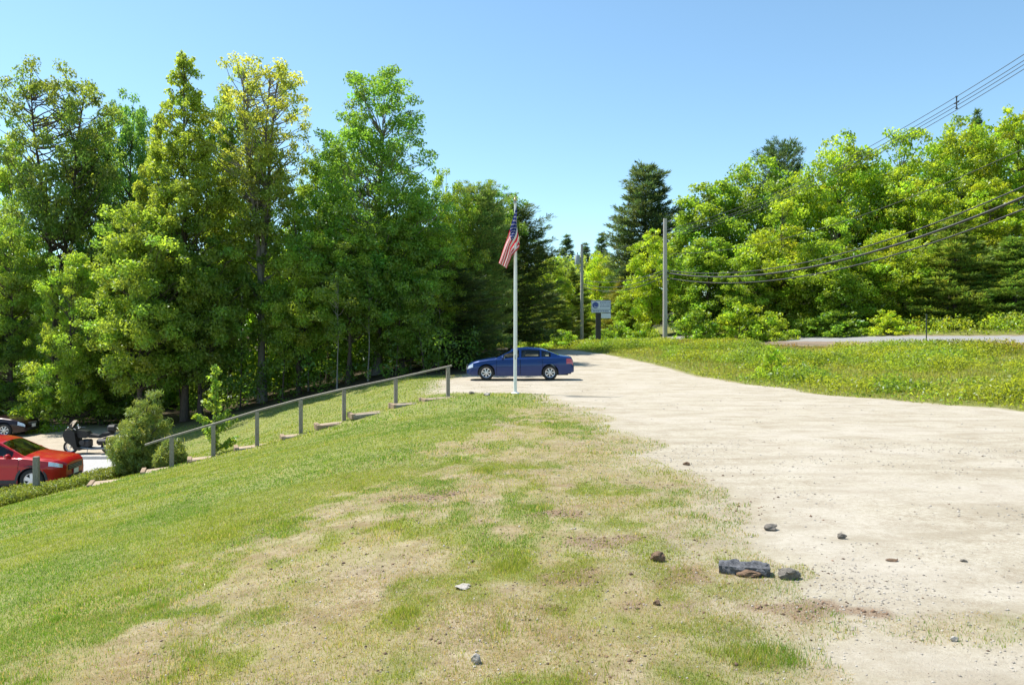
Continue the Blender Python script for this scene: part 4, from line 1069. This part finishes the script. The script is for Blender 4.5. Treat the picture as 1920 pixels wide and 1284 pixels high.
sy = 62.0; sx_ = (1127 - HX) / F * sy; sz = tz(sx_, sy)
sg = thing('roadside_sign', 'white and blue business sign with round emblem on a dark post', 'sign', (sx_, sy, sz))
zt = CH - (563 - HY) / F * sy - sz
BW, BH = 1.62, 1.05
dk = solid('sign_post_brown', (.06, .05, .045), .8)
wh = solid('sign_white', (.70, .74, .80), .4, .05); bl = solid('sign_blue', (.03, .07, .30), .4, .1); gy = solid('sign_ink', (.10, .14, .30), .5, .1)
MB().box((-.22, .06, (zt - BH) / 2 + .1), (.42, .14, zt - BH + .5), bev=.01).build('post', dk, sg)
fr = MB().box((0, 0, zt - BH / 2), (BW, .14, BH), bev=.01).build('cabinet', solid('sign_frame', (.22, .25, .33), .5), sg)
MB().box((0, -.078, zt - BH * .39), (BW - .1, .02, BH * .62)).build('upper_panel', wh, sg)
MB().box((0, -.078, zt - BH * .86), (BW - .1, .02, BH * .2)).build('lower_panel', wh, sg)
MB().box((.40, .0, zt - BH - .24), (.80, .10, .42), bev=.01).build('hanging_board', wh, sg)
em = MB().lathe([(.0, -.012), (.26, -.012), (.26, .0)], (-.47, -.09, zt - BH * .39), 'y', 28).build('emblem', bl, sg)
sw = MB()
for i in range(9):
    a0, a1 = -2.6 + i * .36, -2.6 + (i + 1) * .36
    q = [(-.47 + r_ * cos(a) + .03, -.108, zt - BH * .39 + r_ * sin(a) - .02) for a, r_ in ((a0, .10 + .012 * i), (a1, .10 + .012 * (i + 1)), (a1, .16 + .006 * i), (a0, .16 + .006 * i))]
    sw.add(q, [(0, 1, 2, 3)])
sw.build('swoosh', wh, em)
rt = random.Random(9)
for row, z in enumerate((.20, .36, .52)):
    x = -.10; tx = MB()
    while x < .68:
        w = rt.uniform(.05, .16); w = min(w, .72 - x); tx.box((x + w / 2, -.091, zt - z), (w, .008, .075 if row != 1 else .06)); x += w + .03
    tx.build('lettering', gy, sg)
tx = MB(); x = -.68
while x < .6:
    w = rt.uniform(.06, .2); tx.box((x + w / 2, -.091, zt - BH * .86), (w, .008, .08)); x += w + .035
tx.build('lettering', gy, sg)
# delineator stake at the road
sxk, syk = (1737 - HX) / F * 43.5, 43.5
zk = tz(sxk, syk)
o = MB().box((0, 0, .85), (.055, .035, 1.75)).box((0, -.02, 1.55), (.085, .02, .22)).build('marker_stake', solid('stake_green', (.05, .065, .05), .6), None, loc=(sxk, syk, CH - (644 - HY) / F * syk)); tag(o, 'thin dark metal marker stake at the near edge of the road', 'stake')

# ------------------------------------------------------------------ cars
def smooth_interp(x, pts):
    a = np.array(sorted(pts)); xx_ = np.linspace(a[0, 0], a[-1, 0], 600); yy_ = np.interp(xx_, a[:, 0], a[:, 1])
    ker = np.hanning(15); ker /= ker.sum(); yp = np.pad(yy_, 7, mode='edge'); ysm = np.convolve(yp, ker, 'valid')
    return np.interp(x, xx_, ysm)

def car(name, S, label, cat, loc, rz, mat):
    root = thing(name, label, cat, loc, rz)
    L2 = S['L'] / 2
    xa, xb = S['axles']; Rw = S['wheel']; Ra = Rw + .055
    X = set(np.round(np.arange(-L2, L2 + .001, .05), 4)) | {-L2, L2}
    for ax_ in (xa, xb):
        for d_ in np.linspace(-Ra, Ra, 17): X.add(round(ax_ + d_, 4))
    cuts = []
    for (d0_, d1_) in S['doors']: cuts += [d0_ - .006, d0_ + .006, d1_ - .006, d1_ + .006]
    for w in S['sidewin']: cuts += [w[0], w[1]]
    cuts += list(S['windshield']) + list(S['rearwin'])
    X = np.array(sorted(X))
    X = np.array(sorted([x for x in X if min(abs(x - c) for c in cuts) > .012 and -L2 <= x <= L2] + cuts))
    zt_ = smooth_interp(X, S['top']); zb_ = np.minimum(smooth_interp(X, S['belt']), zt_ - .03)
    w_ = smooth_interp(X, S['width']); zs = smooth_interp(X, S['sill'])
    for ax_ in (xa, xb):
        dd_ = np.abs(X - ax_); m_ = dd_ < Ra
        zs = np.where(m_, np.maximum(zs, Rw + np.sqrt(np.maximum(Ra ** 2 - dd_ ** 2, 0))), zs)
    zs = np.minimum(zs, zb_ - .03)
    secs = []
    for i, x in enumerate(X):
        w, zbt, ztp, zsl = w_[i], zb_[i], zt_[i], zs[i]
        pts = []
        for q in np.linspace(0, 1, 7):
            z = zsl + (zbt - zsl) * q
            zz_ = (z - .2) / max(zbt - .2, .1)
            ww = w * (1 - .05 * (1 - min(zz_ / .45, 1)) ** 2 - .045 * max(0, (zz_ - .55) / .45) ** 1.6) + (.012 if abs(zz_ - .68) < .07 else 0)
            pts.append((ww, z))
        we = pts[-1][0]; gh = ztp - zbt
        crown = min(.055, gh * .5)
        wr = we - min(.04, gh) - .40 * max(gh - .03, 0)
        pts.append((we - min(.02, gh * .4), zbt + min(.012, gh * .2)))
        for q in (.12, .5, .86, 1.0):
            pts.append((we - min(.03, gh * .6) + (wr - we + min(.03, gh * .6)) * q, zbt + min(.02, gh * .3) + (gh - crown - min(.02, gh * .3)) * q))
        for q in (.93, .6, .3, 0):
            pts.append((wr * q, ztp - crown * (q ** 2.2)))
        secs.append(pts)
    nr = len(secs[0])
    groups = {}
    def put(key, quad): groups.setdefault(key, []).append(quad)
    for i in range(len(X) - 1):
        xm = (X[i] + X[i + 1]) / 2
        for j in range(nr - 1):
            key = 'body'
            if j <= 5:
                for k_, (d0_, d1_) in enumerate(S['doors']):
                    if d0_ < xm < d1_ and abs(xm - d0_) > .007 and abs(xm - d1_) > .007: key = ('door', k_)
                    if abs(xm - d0_) < .0065 or abs(xm - d1_) < .0065: key = None
            if 8 <= j <= 9:
                for k_, w in enumerate(S['sidewin']):
                    if w[0] < xm < w[1]: key = ('side', k_)
            if j >= 11 and j <= 14:
                if S['windshield'][0] < xm < S['windshield'][1] and j >= 12: key = 'windshield'
                if S['rearwin'][0] < xm < S['rearwin'][1] and j >= 12: key = 'rearwin'
            if key: put(key, (i, j))
    def patch(quads, side):
        vid = {}; V = []; Fs = []
        def vi(i, j):
            if (i, j) not in vid:
                vid[(i, j)] = len(V); V.append((X[i], side * secs[i][j][0], secs[i][j][1]))
            return vid[(i, j)]
        for i, j in quads:
            q = (vi(i, j), vi(i + 1, j), vi(i + 1, j + 1), vi(i, j + 1)); Fs.append(q if side < 0 else q[::-1])
        return V, Fs
    def emit(nm, quads, sides, m, parent):
        b = MB()
        for sd in sides:
            V, Fs = patch(quads, sd); b.add(V, Fs)
        return b
    b = emit('body', groups['body'], (-1, 1), mat, root)
    for i in (0, len(X) - 1):            # nose and tail caps
        ring = [(X[i], -p[0], p[1]) for p in secs[i]] + [(X[i], p[0], p[1]) for p in secs[i][::-1]]
        b.add(ring, [tuple(range(len(ring)))[::1 if i else -1]])
    body = b.build('body', mat, root, True)
    emit('w', groups['windshield'], (-1, 1), None, None).build('windshield', M['glass'], root, True)
    emit('w', groups['rearwin'], (-1, 1), None, None).build('rear_window', M['glass'], root, True)
    doors = {}
    for k_, (d0_, d1_) in enumerate(S['doors']):
        for sd in (-1, 1):
            dr_ = emit('d', groups[('door', k_)], (sd,), None, None).build('door', mat, root, True); doors[(k_, sd)] = dr_
            xh = d0_ + .14
            i_ = int(np.argmin(np.abs(X - xh))); wy = secs[i_][5][0]
            MB().box((xh, sd * (wy + .012), secs[i_][5][1] - .0), (.19, .03, .03), bev=.008).build('handle', mat, dr_)
    for k_, w in enumerate(S['sidewin']):
        for sd in (-1, 1):
            par = doors.get((w[2], sd), body) if len(w) > 2 else root
            emit('s', groups[('side', k_)], (sd,), None, None).build('side_window', M['glass'], par, True)
    # underbody, wheel wells, cabin
    ub = MB().box((0, 0, .34), (S['L'] - .5, 1.16, .26)).box(((xa + xb) / 2, 0, .30), (abs(xa - xb) - 2 * Ra - .06, 2 * w_.max() - .16, .22))
    ub.box((S['front'] - .42, 0, .36), (.55, 1.3, .26)).box((-L2 + .32, 0, .40), (.4, 1.3, .26)); ub.build('underbody', M['black_plastic'], root)
    it = MB()
    for sy__ in (-.38, .38):
        for sx__ in S['seats']:
            it.box((sx__, sy__, .62), (.5, .48, .16), bev=.04).box((sx__ - .25, sy__, .92), (.16, .46, .58), bev=.05, ry=-.22).box((sx__ - .36, sy__, 1.24), (.10, .24, .16), bev=.03)
    it.build('seats', M['seat_cloth'], root)
    MB().box((S['windshield'][0] + .30, 0, .84), (.42, 1.42, .16), bev=.05).build('dashboard', M['dark_trim'], root)
    MB().lathe([(.17, -.012), (.185, 0), (.17, .012), (.155, 0), (.17, -.012)], (S['windshield'][0] - .02, .38, .93), 'x', 18).build('steering_wheel', M['dark_trim'], root)
    # wheels
    tw = .105
    for ax_ in (xa, xb):
        for sd in (-1, 1):
            wy = sd * (w_.max() - .13)
            wh_ = bpy.data.objects.new('wheel', None); COL.objects.link(wh_); wh_.parent = root; wh_.location = (ax_, wy, Rw); wh_.empty_display_size = .1
            rr_ = Rw * .66
            MB().lathe([(rr_, -tw + .01), (rr_ + .02, -tw), (Rw - .03, -tw), (Rw, -tw + .035), (Rw, tw - .035), (Rw - .03, tw), (rr_ + .02, tw), (rr_, tw - .01), (rr_ - .01, 0), (rr_, -tw + .01)], axis='y', n=32).build('tyre', M['rubber'], wh_, True)
            rm = MB()
            yo = sd * tw * .72
            rm.lathe([(rr_ * .86, yo), (rr_ * .98, yo + sd * .014), (rr_ + .006, yo + sd * .006), (rr_, yo - sd * .10), (rr_ * .9, yo - sd * .10), (rr_ * .86, yo)], axis='y', n=32)
            for i in range(S['spokes']):
                a = 2 * pi * i / S['spokes'] + .3; wsp = S['spoke_w']
                d1 = np.array([cos(a), 0, sin(a)]); d2 = np.array([-sin(a), 0, cos(a)])
                V = []
                for rad_, hw, yy__ in ((rr_ * .12, wsp * .8, yo + sd * .01), (rr_ * .9, wsp * 1.25, yo)):
                    for e in (-1, 1):
                        for dy_ in (0, -sd * .03): V.append(tuple(d1 * rad_ + d2 * hw * e + np.array([0, yy__ + dy_, 0])))
                rm.add(V, [(0, 2, 6, 4), (1, 5, 7, 3), (0, 4, 5, 1), (2, 3, 7, 6)])
            rm.lathe([(0, yo + sd * .02), (rr_ * .16, yo + sd * .018), (rr_ * .22, yo), (rr_ * .22, yo - sd * .03)], axis='y', n=16)
            rm.build('rim', M['alloy'], wh_)
            MB().lathe([(0, yo - sd * .07), (rr_ * .88, yo - sd * .07)], axis='y', n=24).build('brake_disc', M['dark_trim'], wh_)
    def skin(x0, x1, j0, j1, sd, off, nm, m, parent, rows=None):
        """a lamp or trim piece that follows the body's own surface"""
        I = [i for i in range(len(X)) if x0 - 1e-6 <= X[i] <= x1 + 1e-6]
        if len(I) < 2: return None
        V, Fs = [], []; nj = 5
        for i in I:
            P = np.array(secs[i])
            for e in range(nj):
                jj = j0 + (j1 - j0) * e / (nj - 1); f0 = int(math.floor(jj)); f1 = min(f0 + 1, nr - 1); t = jj - f0
                p = P[f0] * (1 - t) + P[f1] * t
                V.append((X[i] + off * (1 if X[i] > 0 else -1), sd * (p[0] + off), p[1] + off * .3))
        for a in range(len(I) - 1):
            for e in range(nj - 1):
                q = (a * nj + e, (a + 1) * nj + e, (a + 1) * nj + e + 1, a * nj + e + 1); Fs.append(q if sd < 0 else q[::-1])
        return MB().add(V, Fs).build(nm, m, parent, True)
    for sd in (-1, 1):
        skin(S['head'][0], S['head'][1], S['head'][2], S['head'][3], sd, .006, 'headlight', M['lens'], root)
        skin(S['tail'][0], S['tail'][1], S['tail'][2], S['tail'][3], sd, .006, 'taillight', M['red_lens'], root)
        skin(xb + Ra + .02, xa - Ra - .02, .02, .9 if S.get('clad') else .45, sd, .008, 'sill_trim', M['dark_trim'] if S.get('clad') else mat, root)
        mx_ = S['mirror']; i_ = int(np.argmin(np.abs(X - mx_))); wy = secs[i_][7][0]; zz_ = secs[i_][7][1] + .07
        mr = MB().ball((mx_, sd * (wy + .13), zz_), (.075, .11, .075), 12, 8).box((mx_, sd * (wy + .02), zz_ - .04), (.06, .1, .03)).build('mirror', mat, root, True)
        MB().box((mx_ - .066, sd * (wy + .13), zz_), (.012, .16, .10), bev=.004).build('mirror_glass', M['chrome'], mr)
        if S.get('clad'):
            for ax_ in (xa, xb):
                V = []; Fs = []; na = 19
                for k_ in range(na):
                    a = pi * k_ / (na - 1)
                    for rr2, oo in ((Ra - .012, .004), (Ra + .06, .010)):
                        xx2 = ax_ + rr2 * cos(a); i_ = int(np.argmin(np.abs(X - xx2))); V.append((xx2, sd * (w_[i_] * .995 + oo), Rw + rr2 * sin(a)))
                Fs = [(2 * k_, 2 * k_ + 1, 2 * k_ + 3, 2 * k_ + 2) for k_ in range(na - 1)]
                MB().add(V, Fs).build('arch_trim', M['dark_trim'], root)
    fx_ = L2
    MB().box((fx_ - .012, 0, S['grille'][0]), (.045, S['grille'][2], S['grille'][1]), bev=.015).build('grille', M['black_plastic'], root)
    gb = MB()
    for k_ in range(3): gb.box((fx_ + .014, 0, S['grille'][0] + (k_ - 1) * S['grille'][1] * .3), (.012, S['grille'][2] * .92, .012))
    gb.build('grille_bar', M['steel'], root)
    MB().box((fx_ - .01, 0, .36), (.07, .95, .11), bev=.02).build('lower_intake', M['black_plastic'], root)
    if S.get('plate', True): MB().box((fx_ + .032, 0, .50), (.012, .31, .15)).build('licence_plate', M['white_paint'], root)
    MB().box((-L2 - .01, 0, S['rplate']), (.012, .31, .15)).build('licence_plate', M['white_paint'], root)
    for sy__ in (-.6, .6): MB().box((fx_ - .16, sy__, .38), (.06, .2, .09), bev=.02).build('fog_light', M['lens'], root)
    return root

SEDAN = dict(L=4.74, axles=(1.50, -1.30), wheel=.33, front=2.37,
  top=[(2.37, .50), (2.33, .66), (2.2, .77), (1.9, .87), (1.5, .94), (1.12, 1.0), (.36, 1.37), (.1, 1.435), (-.34, 1.46), (-.9, 1.42), (-1.2, 1.345), (-1.76, 1.13), (-2.1, 1.075), (-2.25, 1.05), (-2.33, .96), (-2.37, .68)],
  belt=[(2.37, .47), (2.3, .62), (2.1, .73), (1.8, .81), (1.4, .87), (1.0, .90), (0, .93), (-1.2, .965), (-1.8, .985), (-2.15, .99), (-2.28, .95), (-2.37, .62)],
  width=[(2.37, .52), (2.3, .68), (2.15, .78), (1.85, .86), (1.2, .895), (0, .905), (-1.4, .905), (-1.9, .87), (-2.2, .81), (-2.32, .75), (-2.37, .66)],
  sill=[(2.37, .26), (2.1, .21), (1.0, .19), (-1.0, .20), (-2.0, .27), (-2.37, .36)],
  doors=[(.02, 1.05), (-.98, .0)], sidewin=[(.06, .86, 0), (-.86, -.04, 1), (-1.34, -.93)],
  windshield=(.42, 1.10), rearwin=(-1.70, -1.08), seats=(.15, -.75), mirror=.78, spokes=7, spoke_w=.022,
  head=(2.05, 2.33, 4.1, 6.0), tail=(-2.35, -1.98, 3.7, 5.7), grille=(.60, .14, .7), rplate=.78)
SUV = dict(L=4.52, axles=(1.37, -1.32), wheel=.35, front=2.26, clad=True,
  top=[(2.26, .80), (2.23, .88), (2.1, .96), (1.8, 1.03), (1.4, 1.08), (1.12, 1.13), (.35, 1.55), (.05, 1.63), (-.5, 1.68), (-1.3, 1.64), (-1.75, 1.56), (-2.1, 1.12), (-2.2, 1.0), (-2.26, .75)],
  belt=[(2.26, .74), (2.2, .80), (2.0, .88), (1.6, .95), (1.1, 1.02), (0, 1.06), (-1.2, 1.14), (-1.9, 1.18), (-2.15, .98), (-2.26, .7)],
  width=[(2.26, .58), (2.22, .68), (2.12, .79), (2.0, .85), (1.7, .89), (1.1, .915), (-1.4, .915), (-1.9, .87), (-2.2, .78), (-2.26, .7)],
  sill=[(2.26, .34), (2.0, .27), (1.0, .26), (-1.0, .26), (-2.26, .42)],
  doors=[(.0, 1.00), (-.98, -.02)], sidewin=[(.05, .80, 0), (-.86, -.05, 1), (-1.6, -.93)],
  windshield=(.40, 1.12), rearwin=(-2.05, -1.72), seats=(.1, -.8), mirror=.74, spokes=5, spoke_w=.055,
  head=(1.84, 2.21, 4.75, 6.0), tail=(-2.24, -1.95, 4, 6), grille=(.66, .17, .98), rplate=.85)
cy = 32.8; cxw = (975.5 - HX) / F * cy
car('sedan', SEDAN, 'dark blue four-door sedan parked broadside on the gravel behind the flagpole', 'car', (cxw, cy + .9, tz(cxw, cy) + .02), radians(180.5), M['blue_paint'])
car('sport_utility_car', SUV, 'red sport utility car in the lower lot, cut off by the left edge', 'car', (-16.3, 23.75, -2.87), radians(7), M['red_paint'])
car('dark_sedan', SEDAN, 'black and maroon car parked at the far left under the trees', 'car', (-25.75, 36.3, -2.87), radians(4), M['dark_paint'])

# ------------------------------------------------------------------ motorcycle
mx0, my0 = (168 - HX) / F * 30.6, 30.6
MOS = .93
mo = thing('motorcycle', 'black touring motorcycle with windshield parked on the lower gravel', 'motorcycle', (mx0, my0, -2.87), radians(184))
mb_black = solid('bike_black', (.012, .012, .013), .42, .2, 8, 0, .0, .35, 0)
def bike_wheel(x, r):
    w = bpy.data.objects.new('wheel', None); COL.objects.link(w); w.parent = mo; w.location = (x, 0, r)
    MB().lathe([(r - .10, -.05), (r - .02, -.06), (r, -.02), (r, .02), (r - .02, .06), (r - .10, .05), (r - .10, -.05)], axis='y', n=28).build('tyre', M['rubber'], w, True)
    rm = MB().lathe([(r - .10, -.04), (r - .13, -.03), (r - .13, .03), (r - .10, .04)], axis='y', n=28).lathe([(.0, -.06), (.05, -.06), (.05, .06), (0, .06)], axis='y', n=12)
    for i in range(5):
        a = i * 2 * pi / 5; rm.tube([(.03 * cos(a), 0, .03 * sin(a)), ((r - .12) * cos(a), 0, (r - .12) * sin(a))], .016, 5)
    rm.build('rim', M['alloy'], w)
mo.scale = (MOS, MOS, MOS)
bike_wheel(.80, .31); bike_wheel(-.80, .31)
MB().prism([(.60, .38), (.92, .60), (1.0, .88), (.90, 1.06), (.62, 1.10), (.50, .95), (.45, .60), (.40, .35), (.15, .25), (.30, .18), (.55, .24)], -.30, .30).build('fairing', mb_black, mo)
MB().add([(.93, -.24, 1.04), (.93, .24, 1.04), (.62, .20, 1.46), (.62, -.20, 1.46), (.98, 0, 1.06), (.66, 0, 1.48)], [(0, 4, 5, 3), (4, 1, 2, 5)]).build('windshield', M['glass'], mo)
MB().prism([(.48, .92), (.42, 1.06), (.05, 1.0), (-.08, .84), (.1, .70), (.40, .72)], -.17, .17).build('fuel_tank', mb_black, mo)
MB().prism([(.02, .84), (-.10, .88), (-.45, .80), (-.62, .92), (-.98, .94), (-1.02, .84), (-.55, .70), (-.05, .72)], -.17, .17).build('seat', M['rubber'], mo)
MB().box((.12, 0, .46), (.42, .36, .36), bev=.06).box((.05, 0, .24), (.8, .26, .09), bev=.03).lathe([(.0, -.25), (.11, -.25), (.11, .25), (.0, .25)], (.22, 0, .52), 'y', 14).build('engine', M['dark_trim'], mo)
for sd in (-1, 1):
    MB().box((-.70, sd * .33, .56), (.50, .20, .28), bev=.09).build('saddlebag', mb_black, mo)
    MB().tube([(.95 - .17, sd * .10, .31), (.58, sd * .10, 1.0)], .03, 8).build('fork_leg', M['chrome'], mo)
    MB().tube([(.3, sd * .2, .3), (-.2, sd * .26, .24), (-1.0, sd * .28, .28)], [.03, .035, .05], 8).build('exhaust', M['steel'], mo)
    MB().tube([(.55, sd * .12, 1.08), (.52, sd * .30, 1.14), (.38, sd * .42, 1.10)], .016, 6).build('handlebar', M['steel'], mo)
    MB().ball((.68, sd * .42, 1.20), (.03, .08, .055)).tube([(.60, sd * .28, 1.08), (.67, sd * .40, 1.18)], .01, 5).build('mirror', M['chrome'], mo, True)
MB().box((-1.02, 0, 1.12), (.40, .50, .32), bev=.08).build('top_case', mb_black, mo)
MB().ball((.98, 0, .86), (.05, .14, .09)).build('headlight', M['lens'], mo, True)
MB().box((-1.23, 0, 1.02), (.03, .36, .06), bev=.01).build('taillight', M['red_lens'], mo)
MB().prism([(-.45, .5), (-.62, .70), (-.95, .72), (-1.14, .55), (-1.16, .48), (-1.08, .50), (-.92, .655), (-.66, .64), (-.5, .48)], -.09, .09).build('rear_fender', mb_black, mo)
MB().tube([(.0, .16, .3), (-.05, .36, .02)], .014, 5).build('kickstand', M['steel'], mo)
# wheel stop kerb
wsx = (188 - HX) / F * 29.4
o = MB().box((0, 0, .07), (2.6, .18, .15), bev=.03).build('wheel_stop', M['concrete'], None, loc=(wsx, 29.2, -2.87)); tag(o, 'pale concrete wheel stop between the asphalt and the motorcycle', 'wheel stop')

# ------------------------------------------------------------------ light, sky, camera
w = bpy.data.worlds.new('World'); scn.world = w; w.use_nodes = True
nt = w.node_tree; nt.nodes.clear()
sky = nt.nodes.new('ShaderNodeTexSky'); sky.sky_type = 'NISHITA'; sky.sun_disc = False
EL, AZ = radians(61), radians(-63)
sky.sun_elevation = EL; sky.sun_rotation = AZ; sky.altitude = 150; sky.air_density = 1.0; sky.dust_density = .3; sky.ozone_density = .9
bg = nt.nodes.new('ShaderNodeBackground'); bg.inputs[1].default_value = .122
wo = nt.nodes.new('ShaderNodeOutputWorld'); nt.links.new(mixc(nt, 1.0, sky.outputs[0], (.86, 1.02, 1.0), 'MULTIPLY'), bg.inputs[0]); nt.links.new(bg.outputs[0], wo.inputs[0])
sd = bpy.data.lights.new('sun', 'SUN'); sd.energy = 4.6; sd.angle = radians(.53); sd.color = (1, .955, .88)
so = bpy.data.objects.new('sun', sd); COL.objects.link(so)
from mathutils import Vector
dirn = Vector((sin(AZ) * cos(EL), cos(AZ) * cos(EL), sin(EL)))
so.rotation_euler = dirn.to_track_quat('Z', 'Y').to_euler(); so.location = dirn * 50
cam = bpy.data.cameras.new('camera'); cam.sensor_width = 36; cam.lens = 36 * F / 1920; cam.shift_y = -(642 - HY) / 1920
cam.clip_start = .05; cam.clip_end = 3000
co = bpy.data.objects.new('camera', cam); COL.objects.link(co); co.location = (0, 0, CH); co.rotation_euler = (pi / 2, 0, 0)
scn.camera = co
scn.view_settings.view_transform = 'Standard'; scn.view_settings.look = 'None'; scn.view_settings.exposure = .8; scn.view_settings.gamma = 1
scn.cycles.max_bounces = 8; scn.cycles.transparent_max_bounces = 12; scn.cycles.diffuse_bounces = 4; scn.cycles.transmission_bounces = 6
scn.cycles.use_denoising = True
